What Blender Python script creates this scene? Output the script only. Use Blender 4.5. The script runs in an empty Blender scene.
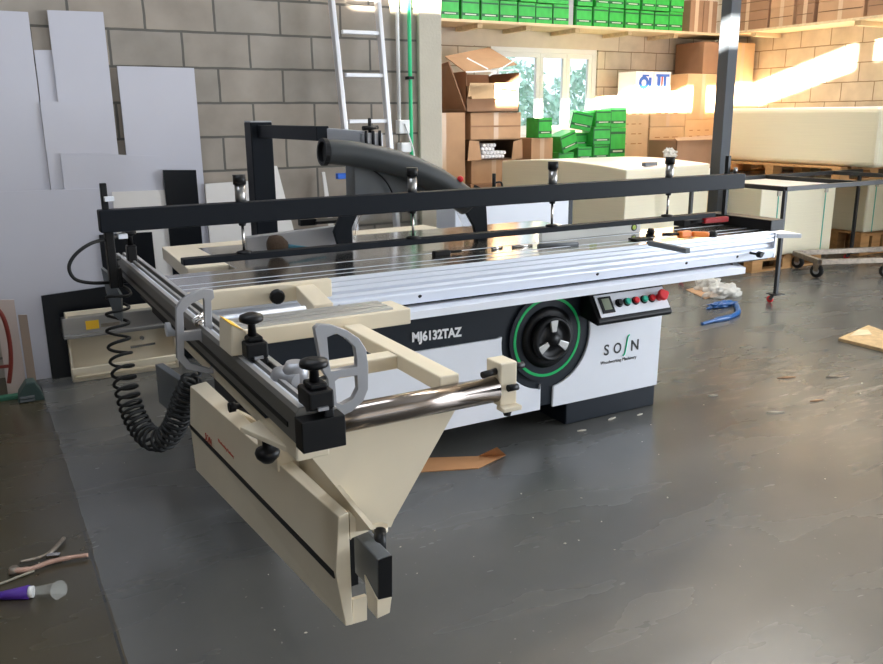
import bpy, bmesh, math, random
from mathutils import Vector, Matrix, Euler
random.seed(7)
COL = bpy.context.scene.collection
PI = math.pi
V = Vector

# ------------------------------------------------------------------ camera
F_PX, PITCH, ROLL, YAW, H = 832.0, math.radians(14.565), math.radians(-0.507), math.radians(29.2), 1.45
def ray(px, py):
    X = (px-441.5)/F_PX; Y = -(py-332.0)/F_PX
    cr, sr = math.cos(ROLL), math.sin(ROLL)
    x = cr*X - sr*Y; y = sr*X + cr*Y
    cp, sp = math.cos(PITCH), math.sin(PITCH)
    d = (x, cp+y*sp, -sp+y*cp)
    c, s = math.cos(YAW), math.sin(YAW)
    return V((d[0]*c+d[1]*s, -d[0]*s+d[1]*c, d[2]))
def onY(px, py, Y):
    r = ray(px, py); return V((0, 0, H)) + r*(Y/r.y)
def onX(px, py, X):
    r = ray(px, py); return V((0, 0, H)) + r*(X/r.x)
def onZ(px, py, z):
    r = ray(px, py); return V((0, 0, H)) + r*((z-H)/r.z)

cam_d = bpy.data.cameras.new('camera'); cam = bpy.data.objects.new('camera', cam_d); COL.objects.link(cam)
cam_d.sensor_width = 36; cam_d.lens = 36*F_PX/883.0; cam_d.clip_start = 0.05
cam.location = (0, 0, H)
fw = ray(441.5, 332).normalized()
rt = (ray(442.5, 332) - ray(441.5, 332)).normalized()
up = rt.cross(fw).normalized()
cam.rotation_euler = Matrix((rt, up, -fw)).transposed().to_euler()
bpy.context.scene.camera = cam

# ------------------------------------------------------------------ materials
MATS = {}
def mat(name, col, rough=0.5, metal=0.0, var=0.0, vscale=6.0, bump=0.0, bscale=60.0, trans=0.0, alpha=1.0,
        spec=0.5, sss=0.0, coat=0.0, stretch=(1, 1, 1), ior=1.45):
    if name in MATS: return MATS[name]
    m = bpy.data.materials.new(name); m.use_nodes = True
    nt = m.node_tree; b = nt.nodes['Principled BSDF']
    b.inputs['Base Color'].default_value = (*col, 1)
    b.inputs['Roughness'].default_value = rough
    b.inputs['Metallic'].default_value = metal
    b.inputs['Specular IOR Level'].default_value = spec
    b.inputs['Transmission Weight'].default_value = trans
    b.inputs['IOR'].default_value = ior
    b.inputs['Alpha'].default_value = alpha
    if sss:
        b.inputs['Subsurface Weight'].default_value = sss
        b.inputs['Subsurface Radius'].default_value = (0.12, 0.08, 0.04)
        b.inputs['Subsurface Scale'].default_value = 1.0
    b.inputs['Coat Weight'].default_value = coat
    if var or bump:
        tc = nt.nodes.new('ShaderNodeTexCoord'); mp = nt.nodes.new('ShaderNodeMapping')
        mp.inputs['Scale'].default_value = stretch
        nt.links.new(tc.outputs['Object'], mp.inputs['Vector'])
    if var:
        n = nt.nodes.new('ShaderNodeTexNoise'); n.inputs['Scale'].default_value = vscale; n.inputs['Detail'].default_value = 5
        nt.links.new(mp.outputs[0], n.inputs['Vector'])
        r = nt.nodes.new('ShaderNodeMapRange'); r.inputs['To Min'].default_value = 1-var; r.inputs['To Max'].default_value = 1+var
        r.inputs['From Min'].default_value = .3; r.inputs['From Max'].default_value = .7
        nt.links.new(n.outputs['Fac'], r.inputs['Value'])
        mx = nt.nodes.new('ShaderNodeVectorMath'); mx.operation = 'SCALE'; mx.inputs[0].default_value = col
        nt.links.new(r.outputs[0], mx.inputs['Scale']); nt.links.new(mx.outputs[0], b.inputs['Base Color'])
    if bump:
        n2 = nt.nodes.new('ShaderNodeTexNoise'); n2.inputs['Scale'].default_value = bscale
        nt.links.new(mp.outputs[0], n2.inputs['Vector'])
        bp = nt.nodes.new('ShaderNodeBump'); bp.inputs['Strength'].default_value = bump; bp.inputs['Distance'].default_value = .01
        nt.links.new(n2.outputs['Fac'], bp.inputs['Height']); nt.links.new(bp.outputs[0], b.inputs['Normal'])
    MATS[name] = m
    return m

def block_mat(name, plane, z0, j0, c1, c2, mortar, width=.405, row=.203, msize=.007, rough=.9):
    m = bpy.data.materials.new(name); m.use_nodes = True
    nt = m.node_tree; N = nt.nodes; L = nt.links; b = N['Principled BSDF']; b.inputs['Roughness'].default_value = rough
    b.inputs['Specular IOR Level'].default_value = .2
    g = N.new('ShaderNodeNewGeometry'); s = N.new('ShaderNodeSeparateXYZ'); L.new(g.outputs['Position'], s.inputs[0])
    a = N.new('ShaderNodeMath'); a.operation = 'SUBTRACT'; a.inputs[1].default_value = j0 + width/2
    L.new(s.outputs['X' if plane == 'X' else 'Y'], a.inputs[0])
    z = N.new('ShaderNodeMath'); z.operation = 'SUBTRACT'; z.inputs[1].default_value = z0
    L.new(s.outputs['Z'], z.inputs[0])
    c = N.new('ShaderNodeCombineXYZ'); L.new(a.outputs[0], c.inputs[0]); L.new(z.outputs[0], c.inputs[1])
    # wobble of the joints
    nz = N.new('ShaderNodeTexNoise'); nz.inputs['Scale'].default_value = 9; L.new(g.outputs['Position'], nz.inputs['Vector'])
    sc = N.new('ShaderNodeVectorMath'); sc.operation = 'SCALE'; sc.inputs['Scale'].default_value = .008; 
    sb = N.new('ShaderNodeVectorMath'); sb.operation = 'SUBTRACT'; sb.inputs[1].default_value = (.5, .5, .5)
    L.new(nz.outputs['Color'], sb.inputs[0]); L.new(sb.outputs[0], sc.inputs[0])
    ad = N.new('ShaderNodeVectorMath'); ad.operation = 'ADD'; L.new(c.outputs[0], ad.inputs[0]); L.new(sc.outputs[0], ad.inputs[1])
    br = N.new('ShaderNodeTexBrick'); L.new(ad.outputs[0], br.inputs['Vector'])
    br.inputs['Scale'].default_value = 1; br.inputs['Brick Width'].default_value = width; br.inputs['Row Height'].default_value = row
    br.inputs['Mortar Size'].default_value = msize; br.inputs['Mortar Smooth'].default_value = .25; br.inputs['Bias'].default_value = -.1
    br.inputs['Color1'].default_value = (*c1, 1); br.inputs['Color2'].default_value = (*c2, 1); br.inputs['Mortar'].default_value = (*mortar, 1)
    n = N.new('ShaderNodeTexNoise'); n.inputs['Scale'].default_value = 5; n.inputs['Detail'].default_value = 8; L.new(g.outputs['Position'], n.inputs['Vector'])
    r = N.new('ShaderNodeMapRange'); r.inputs['From Min'].default_value = .3; r.inputs['From Max'].default_value = .7
    r.inputs['To Min'].default_value = .86; r.inputs['To Max'].default_value = 1.12; L.new(n.outputs['Fac'], r.inputs['Value'])
    mu = N.new('ShaderNodeVectorMath'); mu.operation = 'SCALE'; L.new(br.outputs['Color'], mu.inputs[0]); L.new(r.outputs[0], mu.inputs['Scale'])
    L.new(mu.outputs[0], b.inputs['Base Color'])
    bp = N.new('ShaderNodeBump'); bp.inputs['Strength'].default_value = .5; bp.inputs['Distance'].default_value = .01; bp.invert = True
    L.new(br.outputs['Fac'], bp.inputs['Height']); L.new(bp.outputs[0], b.inputs['Normal'])
    return m

cream = mat('cream_enamel', (.73, .64, .49), .38, var=.03)
white_p = mat('white_panel', (.74, .76, .82), .4, var=.02)
navy = mat('navy_enamel', (.007, .011, .018), .45, spec=.35)
beamd = mat('dark_grey_enamel', (.009, .011, .015), .5, spec=.14)
blackp = mat('black_plastic', (.005, .005, .006), .45, spec=.3)
rubber = mat('black_rubber', (.01, .01, .01), .6)
alu = mat('brushed_aluminium', (.36, .35, .34), .32, .95, var=.05, vscale=20, stretch=(.2, 3, 3))
fence_m = mat('fence_aluminium', (.17, .165, .155), .42, .55)
rail_m = mat('bright_rail', (.55, .55, .54), .35, .7)
alu_l = mat('anodised_aluminium', (.70, .73, .80), .42, .35)
alu_c = mat('cast_aluminium', (.38, .38, .40), .45, .6)
steel = mat('bright_steel', (.62, .6, .58), .18, 1.0)
iron = mat('ground_cast_iron', (.46, .44, .40), .16, .95, var=.12, vscale=5)
chrome = mat('chromed_tube', (.30, .255, .225), .2, 1.0)
green_e = mat('green_ring', (.01, .42, .12), .35)
mid_grey = mat('mid_grey_enamel', (.12, .13, .14), .5)
hosem = mat('charcoal_hose', (.032, .035, .036), .5)
redp = mat('red_plastic', (.7, .02, .03), .35)
greenp = mat('green_plastic', (.02, .45, .3), .35)
yellow = mat('yellow_label', (.85, .5, .03), .5)
txt_w = mat('white_lettering', (.8, .8, .82), .6)
txt_k = mat('dark_lettering', (.02, .02, .025), .6)
txt_g = mat('green_lettering', (.02, .6, .3), .6)
txt_r = mat('red_lettering', (.45, .05, .02), .6)
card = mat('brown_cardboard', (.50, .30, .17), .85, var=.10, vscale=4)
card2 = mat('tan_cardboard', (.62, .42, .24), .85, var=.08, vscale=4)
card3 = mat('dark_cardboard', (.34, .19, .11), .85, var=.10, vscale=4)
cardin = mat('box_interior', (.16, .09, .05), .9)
tapem = mat('packing_tape', (.60, .42, .28), .3)
tapew = mat('white_strapping', (.8, .78, .76), .3)
gcart = mat('green_carton', (.035, .42, .06), .4, var=.15, vscale=12)
gdark = mat('green_carton_band', (.012, .10, .035), .4)
gpale = mat('pale_carton_print', (.55, .62, .5), .5)
foam = mat('cream_sheet_stack', (.76, .70, .53), .45, var=.03, bump=.15, bscale=8, stretch=(.3, .3, 30), sss=.12)
foamtop = mat('milky_sheet_top', (.86, .84, .80), .28, sss=.1)
wood = mat('pine_wood', (.52, .28, .11), .7, var=.18, vscale=6, stretch=(.4, 4, 4))
woodl = mat('pale_plank', (.66, .52, .33), .7, var=.15, vscale=6, stretch=(.4, 4, 4))
osb = mat('fibreboard', (.50, .34, .17), .8, var=.2, vscale=30)
sheetm = mat('white_laminate', (.525, .515, .565), .28, var=.025, vscale=1.5)
sheetw = mat('cream_laminate', (.72, .68, .64), .35, var=.03)
blackl = mat('black_laminate', (.005, .006, .008), .3, spec=.3, var=.2, vscale=3)
plaster = mat('beige_plaster', (.50, .45, .36), .9, var=.06, vscale=3, bump=.2)
colm = mat('column_paint', (.055, .065, .08), .45)
winm = mat('white_window_frame', (.85, .85, .86), .35)
glass = mat('window_glass', (.97, .99, 1), .0, trans=1.0, ior=1.02)
clear = mat('clear_guard_plastic', (.93, .94, .95), .05, trans=1.0, ior=1.3)
ladderm = mat('ladder_aluminium', (.75, .75, .78), .35, .5)
pvc = mat('white_pvc', (.8, .8, .78), .4)
greenpipe = mat('green_pipe', (.02, .50, .20), .4)
bluem = mat('blue_plastic', (.02, .12, .55), .4)
bluebag = mat('blue_film', (.003, .07, .24), .3)
filmm = mat('clear_film', (.82, .82, .80), .25, alpha=.55, bump=.6, bscale=30)
orangem = mat('orange_plastic', (.85, .22, .03), .4)
purple = mat('purple_label', (.07, .02, .25), .5)
rust = mat('worn_steel', (.26, .22, .18), .45, .7, var=.25, vscale=30)
pinkw = mat('worn_handle', (.40, .24, .18), .5, var=.2, vscale=30)
blackst = mat('black_steel', (.018, .018, .02), .45)
strapm = mat('green_strap', (.05, .42, .33), .4)
paint_out = mat('sunlit_render', (.8, .8, .78), .9)
leafm = mat('tree_leaves', (.50, .66, .55), .7, var=.4, vscale=6)
barkm = mat('tree_bark', (.20, .15, .10), .9)
debris = mat('pale_debris', (.55, .50, .42), .8)
brass = mat('olive_print', (.35, .16, .05), .7)
lcdm = mat('display_glass', (.22, .25, .18), .3)
tealm = mat('teal_paint', (.02, .12, .17), .4)
darkgreen = mat('dark_green_paint', (.03, .055, .05), .5)

def floor_mat():
    m = bpy.data.materials.new('grey_epoxy_floor'); m.use_nodes = True
    nt = m.node_tree; N = nt.nodes; L = nt.links; b = N['Principled BSDF']
    g = N.new('ShaderNodeNewGeometry'); s = N.new('ShaderNodeSeparateXYZ'); L.new(g.outputs['Position'], s.inputs[0])
    # painted area starts right of x = .21
    gt = N.new('ShaderNodeMath'); gt.operation = 'GREATER_THAN'; gt.inputs[1].default_value = .225; 
    wn = N.new('ShaderNodeTexNoise'); wn.inputs['Scale'].default_value = 3; L.new(g.outputs['Position'], wn.inputs['Vector'])
    wa = N.new('ShaderNodeMath'); wa.operation = 'MULTIPLY_ADD'; wa.inputs[1].default_value = .03; 
    L.new(wn.outputs['Fac'], wa.inputs[0]); L.new(s.outputs['X'], wa.inputs[2]); L.new(wa.outputs[0], gt.inputs[0])
    n = N.new('ShaderNodeTexNoise'); n.inputs['Scale'].default_value = 1.3; n.inputs['Detail'].default_value = 6; L.new(g.outputs['Position'], n.inputs['Vector'])
    r1 = N.new('ShaderNodeValToRGB'); r1.color_ramp.elements[0].color = (.080, .080, .075, 1); r1.color_ramp.elements[1].color = (.104, .102, .095, 1)
    r1.color_ramp.elements[0].position = .35; r1.color_ramp.elements[1].position = .65
    L.new(n.outputs['Fac'], r1.inputs[0])
    r2 = N.new('ShaderNodeValToRGB'); r2.color_ramp.elements[0].color = (.044, .036, .021, 1); r2.color_ramp.elements[1].color = (.060, .050, .031, 1)
    r2.color_ramp.elements[0].position = .35; r2.color_ramp.elements[1].position = .65
    L.new(n.outputs['Fac'], r2.inputs[0])
    mx = N.new('ShaderNodeMix'); mx.data_type = 'RGBA'; L.new(gt.outputs[0], mx.inputs['Factor']); L.new(r2.outputs[0], mx.inputs[6]); L.new(r1.outputs[0], mx.inputs[7])
    # joint lines: bands at x=.21 and x=5.25
    last = mx.outputs[2]
    for xj, w, on in ((.20, .004, 'X'), (5.25, .0035, 'X'), (4.0, .0, 'X')):
        if w == 0: continue
        d = N.new('ShaderNodeMath'); d.operation = 'SUBTRACT'; d.inputs[1].default_value = xj; L.new(s.outputs[on], d.inputs[0])
        a = N.new('ShaderNodeMath'); a.operation = 'ABSOLUTE'; L.new(d.outputs[0], a.inputs[0])
        lt = N.new('ShaderNodeMath'); lt.operation = 'LESS_THAN'; lt.inputs[1].default_value = w; L.new(a.outputs[0], lt.inputs[0])
        m2 = N.new('ShaderNodeMix'); m2.data_type = 'RGBA'; L.new(lt.outputs[0], m2.inputs['Factor']); L.new(last, m2.inputs[6]); m2.inputs[7].default_value = (.03, .03, .027, 1)
        last = m2.outputs[2]
    # dust specks and scuffs
    vo = N.new('ShaderNodeTexNoise'); vo.inputs['Scale'].default_value = 45; vo.inputs['Detail'].default_value = 3; L.new(g.outputs['Position'], vo.inputs['Vector'])
    vr = N.new('ShaderNodeMapRange'); vr.inputs['From Min'].default_value = .70; vr.inputs['From Max'].default_value = .76; L.new(vo.outputs['Fac'], vr.inputs['Value'])
    m3 = N.new('ShaderNodeMix'); m3.data_type = 'RGBA'; L.new(vr.outputs[0], m3.inputs['Factor']); L.new(last, m3.inputs[6]); m3.inputs[7].default_value = (.20, .19, .17, 1)
    # dusty scuffed area right of the saw
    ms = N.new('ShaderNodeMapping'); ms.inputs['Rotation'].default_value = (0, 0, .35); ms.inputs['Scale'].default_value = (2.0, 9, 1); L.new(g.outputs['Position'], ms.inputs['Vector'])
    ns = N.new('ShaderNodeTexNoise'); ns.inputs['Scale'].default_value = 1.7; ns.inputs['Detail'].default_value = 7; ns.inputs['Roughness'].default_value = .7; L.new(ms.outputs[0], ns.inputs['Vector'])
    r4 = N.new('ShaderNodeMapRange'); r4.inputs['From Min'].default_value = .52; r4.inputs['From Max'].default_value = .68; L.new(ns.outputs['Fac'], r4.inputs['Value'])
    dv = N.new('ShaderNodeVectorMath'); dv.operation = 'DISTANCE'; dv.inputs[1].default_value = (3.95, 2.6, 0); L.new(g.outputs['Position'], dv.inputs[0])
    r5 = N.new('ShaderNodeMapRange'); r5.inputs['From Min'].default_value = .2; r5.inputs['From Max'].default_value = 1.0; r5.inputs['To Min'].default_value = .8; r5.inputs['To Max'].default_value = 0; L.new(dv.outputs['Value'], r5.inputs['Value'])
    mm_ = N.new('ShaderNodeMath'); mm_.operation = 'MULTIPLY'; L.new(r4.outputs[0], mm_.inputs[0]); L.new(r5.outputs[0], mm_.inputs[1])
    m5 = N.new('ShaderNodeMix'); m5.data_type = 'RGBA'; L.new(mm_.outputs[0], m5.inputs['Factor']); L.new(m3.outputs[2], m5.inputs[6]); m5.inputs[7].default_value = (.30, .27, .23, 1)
    L.new(m5.outputs[2], b.inputs['Base Color'])
    # roughness patches
    mp = N.new('ShaderNodeMapping'); mp.inputs['Scale'].default_value = (1, 3, 1); mp.inputs['Rotation'].default_value = (0, 0, .5); L.new(g.outputs['Position'], mp.inputs['Vector'])
    rn = N.new('ShaderNodeTexNoise'); rn.inputs['Scale'].default_value = 1.6; rn.inputs['Detail'].default_value = 4; rn.inputs['Roughness'].default_value = .5; L.new(mp.outputs[0], rn.inputs['Vector'])
    rr = N.new('ShaderNodeMapRange'); rr.inputs['From Min'].default_value = .35; rr.inputs['From Max'].default_value = .65; rr.inputs['To Min'].default_value = .23; rr.inputs['To Max'].default_value = .29
    L.new(rn.outputs['Fac'], rr.inputs['Value']); L.new(rr.outputs[0], b.inputs['Roughness'])
    bp = N.new('ShaderNodeBump'); bp.inputs['Strength'].default_value = .012; bp.inputs['Distance'].default_value = .02
    L.new(rn.outputs['Fac'], bp.inputs['Height']); L.new(bp.outputs[0], b.inputs['Normal'])
    b.inputs['Specular IOR Level'].default_value = .55
    return m

# ------------------------------------------------------------------ geometry
ORG = {}          # world origin of every root / part
class MB:
    def __init__(s): s.bm = bmesh.new(); s.mats = []; s.sm = []
    def _mi(s, m):
        if m is None: return 0
        if m not in s.mats: s.mats.append(m)
        return s.mats.index(m)
    def box(s, x0, x1, y0, y1, z0, z1, m=None):
        return s.hexa([(x0, y0, z0), (x1, y0, z0), (x1, y1, z0), (x0, y1, z0), (x0, y0, z1), (x1, y0, z1), (x1, y1, z1), (x0, y1, z1)], m)
    def hexa(s, P, m=None):
        i = s._mi(m); v = [s.bm.verts.new(p) for p in P]
        for f in ((3, 2, 1, 0), (4, 5, 6, 7), (0, 1, 5, 4), (1, 2, 6, 5), (2, 3, 7, 6), (3, 0, 4, 7)):
            fc = s.bm.faces.new([v[k] for k in f]); fc.material_index = i
        return s
    def bar(s, p0, p1, w, h, m=None, upv=(0, 0, 1)):
        p0 = V(p0); p1 = V(p1); d = (p1-p0).normalized(); u = V(upv)
        if abs(d.dot(u)) > .99: u = V((0, 1, 0))
        sd = d.cross(u).normalized(); u = sd.cross(d).normalized()
        a = sd*w/2; b = u*h/2
        P = [p0-a-b, p0+a-b, p1+a-b, p1-a-b, p0-a+b, p0+a+b, p1+a+b, p1-a+b]
        return s.hexa(P, m)
    def prism(s, poly, ext, m=None, holes=None):
        i = s._mi(m); e = V(ext); n = len(poly)
        a = [s.bm.verts.new(V(p)) for p in poly]; b = [s.bm.verts.new(V(p)+e) for p in poly]
        for f in ([a[k] for k in range(n)][::-1], b):
            try: s.bm.faces.new(f).material_index = i
            except ValueError: pass
        for k in range(n):
            s.bm.faces.new((a[k], a[(k+1) % n], b[(k+1) % n], b[k])).material_index = i
        return s
    def ring(s, outer, inner, ext, m=None):
        i = s._mi(m); e = V(ext); n = len(outer)
        A = [s.bm.verts.new(V(p)) for p in outer]; B = [s.bm.verts.new(V(p)) for p in inner]
        C = [s.bm.verts.new(V(p)+e) for p in outer]; D = [s.bm.verts.new(V(p)+e) for p in inner]
        for k in range(n):
            l = (k+1) % n
            for f in ((A[k], B[k], B[l], A[l]), (C[l], D[l], D[k], C[k]), (A[l], C[l], C[k], A[k]), (B[k], D[k], D[l], B[l])):
                s.bm.faces.new(f).material_index = i
        return s
    def cyl(s, p0, p1, r, r1=None, n=20, m=None, cap=True):
        p0 = V(p0); p1 = V(p1); r1 = r if r1 is None else r1; i = s._mi(m)
        d = (p1-p0).normalized(); u = V((0, 0, 1)) if abs(d.z) < .95 else V((1, 0, 0))
        a = d.cross(u).normalized(); b = a.cross(d).normalized()
        A, B = [], []
        for k in range(n):
            t = 2*PI*k/n; w = a*math.cos(t)+b*math.sin(t)
            A.append(s.bm.verts.new(p0+w*r)); B.append(s.bm.verts.new(p1+w*r1))
        for k in range(n):
            f = s.bm.faces.new((A[k], A[(k+1) % n], B[(k+1) % n], B[k])); f.material_index = i; f.smooth = True
        if cap:
            s.bm.faces.new(A[::-1]).material_index = i; s.bm.faces.new(B).material_index = i
        return s
    def lathe(s, p0, axis, prof, n=24, m=None):
        p0 = V(p0); d = V(axis).normalized(); u = V((0, 0, 1)) if abs(d.z) < .95 else V((1, 0, 0)); i = s._mi(m)
        a = d.cross(u).normalized(); b = a.cross(d).normalized(); rings = []
        for r, h in prof:
            rings.append([s.bm.verts.new(p0+d*h+(a*math.cos(2*PI*k/n)+b*math.sin(2*PI*k/n))*max(r, 1e-4)) for k in range(n)])
        for q in range(len(rings)-1):
            for k in range(n):
                f = s.bm.faces.new((rings[q][k], rings[q][(k+1) % n], rings[q+1][(k+1) % n], rings[q+1][k])); f.material_index = i; f.smooth = True
        s.bm.faces.new(rings[0][::-1]).material_index = i; s.bm.faces.new(rings[-1]).material_index = i
        return s
    def tube(s, pts, r, n=10, m=None, rs=None):
        i = s._mi(m); pts = [V(p) for p in pts]; rings = []; prev = None
        for k, p in enumerate(pts):
            t = (pts[min(k+1, len(pts)-1)] - pts[max(k-1, 0)]).normalized()
            if prev is None:
                u = V((0, 0, 1)) if abs(t.z) < .9 else V((1, 0, 0)); a = t.cross(u).normalized()
            else:
                a = (prev - t*prev.dot(t)).normalized()
            prev = a; b = t.cross(a).normalized(); rr = rs[k] if rs else r
            rings.append([s.bm.verts.new(p+(a*math.cos(2*PI*j/n)+b*math.sin(2*PI*j/n))*rr) for j in range(n)])
        for q in range(len(rings)-1):
            for k in range(n):
                f = s.bm.faces.new((rings[q][k], rings[q][(k+1) % n], rings[q+1][(k+1) % n], rings[q+1][k])); f.material_index = i; f.smooth = True
        s.bm.faces.new(rings[0][::-1]).material_index = i; s.bm.faces.new(rings[-1]).material_index = i
        return s
    def build(s, name, m=None, parent=None, bevel=0.0, origin=None, seg=2):
        me = bpy.data.meshes.new(name)
        bmesh.ops.recalc_face_normals(s.bm, faces=s.bm.faces[:])
        o = bpy.data.objects.new(name, me); COL.objects.link(o)
        vs = [v.co.copy() for v in s.bm.verts]
        if origin is None:
            lo = V((min(v[k] for v in vs) for k in range(3))); hi = V((max(v[k] for v in vs) for k in range(3)))
            origin = V(((lo.x+hi.x)/2, (lo.y+hi.y)/2, lo.z))
        origin = V(origin)
        for v in s.bm.verts: v.co -= origin
        s.bm.to_mesh(me); s.bm.free()
        if m is not None and not s.mats: me.materials.append(m)
        elif m is not None and s.mats:
            for q in s.mats: me.materials.append(q)
        else:
            for q in s.mats: me.materials.append(q)
        ORG[o.name] = origin
        if parent is not None:
            o.parent = parent; o.location = origin - ORG[parent.name]
        else: o.location = origin
        if bevel:
            b = o.modifiers.new('bevel', 'BEVEL'); b.width = bevel; b.segments = seg; b.limit_method = 'ANGLE'; b.angle_limit = math.radians(40)
        return o

def root(name, loc, label, cat, group=None):
    o = bpy.data.objects.new(name, None); COL.objects.link(o); o.location = loc; o.empty_display_size = .1
    ORG[o.name] = V(loc); o['label'] = label; o['category'] = cat
    if group: o['group'] = group
    return o
def tag(o, label, cat, group=None, kind=None):
    o['label'] = label; o['category'] = cat
    if group: o['group'] = group
    if kind: o['kind'] = kind
    return o
def struct(o): o['kind'] = 'structure'; return o
def copy_tree(o, parent=None):
    c = o.copy(); COL.objects.link(c); c.parent = parent
    for ch in list(o.children):
        copy_tree(ch, c)
    return c
def text(s, name, size, m, parent, origin, xdir, ydir, ext=.0006, shear=0, sx=1.0, label=None, bold=0.0):
    cu = bpy.data.curves.new(name, 'FONT'); cu.body = s; cu.size = size; cu.extrude = ext; cu.shear = shear; cu.offset = bold; cu.resolution_u = 3
    t = bpy.data.objects.new(name+'_c', cu); COL.objects.link(t)
    dg = bpy.context.evaluated_depsgraph_get(); me = bpy.data.meshes.new_from_object(t.evaluated_get(dg))
    bpy.data.objects.remove(t); me.materials.clear(); me.materials.append(m)
    X = V(xdir).normalized(); Y = V(ydir).normalized(); Z = X.cross(Y)
    for v in me.vertices: v.co = X*v.co.x*sx + Y*v.co.y + Z*v.co.z
    o = bpy.data.objects.new(name, me); COL.objects.link(o); ORG[o.name] = V(origin); me.name = name
    o.parent = parent; o.location = V(origin) - ORG[parent.name]
    if label: o['label'] = label
    return o
def smooth_path(P, k=8):
    P = [V(p) for p in P]; out = []
    for i in range(len(P)-1):
        p0 = P[max(i-1, 0)]; p1 = P[i]; p2 = P[i+1]; p3 = P[min(i+2, len(P)-1)]
        for j in range(k):
            t = j/k
            out.append(.5*((2*p1)+(-p0+p2)*t+(2*p0-5*p1+4*p2-p3)*t*t+(-p0+3*p1-3*p2+p3)*t**3))
    out.append(P[-1]); return out

# ================================================================== SETTING
YL, YF, XR, XP = 5.27, 8.10, 8.60, 2.95     # left wall, far wall, right wall, end of left wall
ROOF = 6.0
m_left = block_mat('block_wall_dim', 'X', 1.740, 1.611, (.30, .265, .225), (.335, .285, .235), (.13, .12, .105), msize=.008)  # same blocks as the far wall; weaker light put into a darker colour
m_far = block_mat('block_wall_lit_far', 'X', 1.970, 6.785, (.64, .56, .46), (.68, .60, .49), (.30, .23, .16), msize=.006)  # same blocks; the warm bright light here is put into the colour
m_right = block_mat('block_wall_lit_side', 'Y', 1.973, 7.005, (.60, .53, .42), (.64, .56, .44), (.30, .23, .15), msize=.006, width=.39)  # lighter, warmer block colour carries the light falling on this side
m_plain = mat('raw_render', (.36, .33, .29), .9, var=.06)

struct(MB().box(-9, XR, -4.2, YF, -.15, 0).build('floor', floor_mat()))
struct(MB().box(-9, XP-.18, YL, YL+.2, 0, ROOF).build('wall_left', m_left))
pil = MB().box(XP-.175, XP, YL-.03, YL+.2, 0, ROOF); struct(pil.build('trim_1', plaster, bevel=.006))
struct(MB().box(XP-.2, XP, YL+.2, YF, 0, ROOF).build('wall_inner', m_plain))
# far wall with window opening
wx0, wx1, wz0, wz1 = 5.18, 6.68, 1.22, 2.19
fwb = MB().box(XP-.2, wx0, YF, YF+.2, 0, ROOF).box(wx1, XR+.2, YF, YF+.2, 0, ROOF).box(wx0, wx1, YF, YF+.2, 0, wz0).box(wx0, wx1, YF, YF+.2, wz1, ROOF)
struct(fwb.build('wall_far', m_far))
# lintel band of smooth render over the window
struct(MB().box(4.3, 6.98, YF-.008, YF+.02, 2.185, 2.372).build('trim_2', mat('lintel_render', (.66, .58, .48), .9, var=.05)))
# right wall: block wall with the big gate opening beside the camera
gy0, gy1, gz1 = -3.4, 2.3, 3.6
rw = MB().box(XR, XR+.2, gy1, YF, 0, ROOF).box(XR, XR+.2, -4.2, gy0, 0, ROOF).box(XR, XR+.2, gy0, gy1, gz1, ROOF)
struct(rw.build('wall_right', m_right))
struct(MB().box(-9.2, -9, -4.2, YL+.2, 0, ROOF).build('wall_outer', m_plain))
# front wall with long high-level window strip (low sun comes through it)
SL = .283                                        # fall of the sun rays per metre of y
def zlow(y): return 1.534+.269*(7.39-y)
sz0, sz1 = 4.765, 5.075
sx0, sx1 = -5.85, 1.2
fgx0, fgx1, fgz = -2.5, 5.0, 3.2  # front opening added for the fill light behind the camera
fr = MB().box(-9, fgx0, -4.2, -4.0, 0, sz0).box(fgx1, XR+.2, -4.2, -4.0, 0, sz0).box(fgx0, fgx1, -4.2, -4.0, fgz, sz0).box(-9, XR+.2, -4.2, -4.0, sz1, ROOF).box(-9, sx0, -4.2, -4.0, sz0, sz1).box(sx1, XR+.2, -4.2, -4.0, sz0, sz1)
fr.box(-.09, -.035, -4.2, -4.0, sz0, sz1)
struct(fr.build('wall_front', m_plain))
rx0, rx1, ry0, ry1 = -3.0, 1.8, 1.6, 2.9  # roof openings added to hold the two overhead fill lights
qx0, qx1, qy0, qy1 = 4.8, 8.2, 4.6, 5.8
struct(MB().box(-9.2, XR+.2, -4.2, ry0, ROOF, ROOF+.15).box(-9.2, XR+.2, ry1, qy0, ROOF, ROOF+.15).box(-9.2, XR+.2, qy1, YF+.2, ROOF, ROOF+.15).box(-9.2, qx0, qy0, qy1, ROOF, ROOF+.15).box(qx1, XR+.2, qy0, qy1, ROOF, ROOF+.15).box(-9.2, rx0, ry0, ry1, ROOF, ROOF+.15).box(rx1, XR+.2, ry0, ry1, ROOF, ROOF+.15).build('ceiling', mat('roof_panel', (.45, .45, .44), .8)))

struct(MB().box(-30, 14, -12.3, -12, 0, 5.7).build('added_sun_blocker', m_plain))  # unseen wall added to keep low sun out of the front opening
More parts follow.
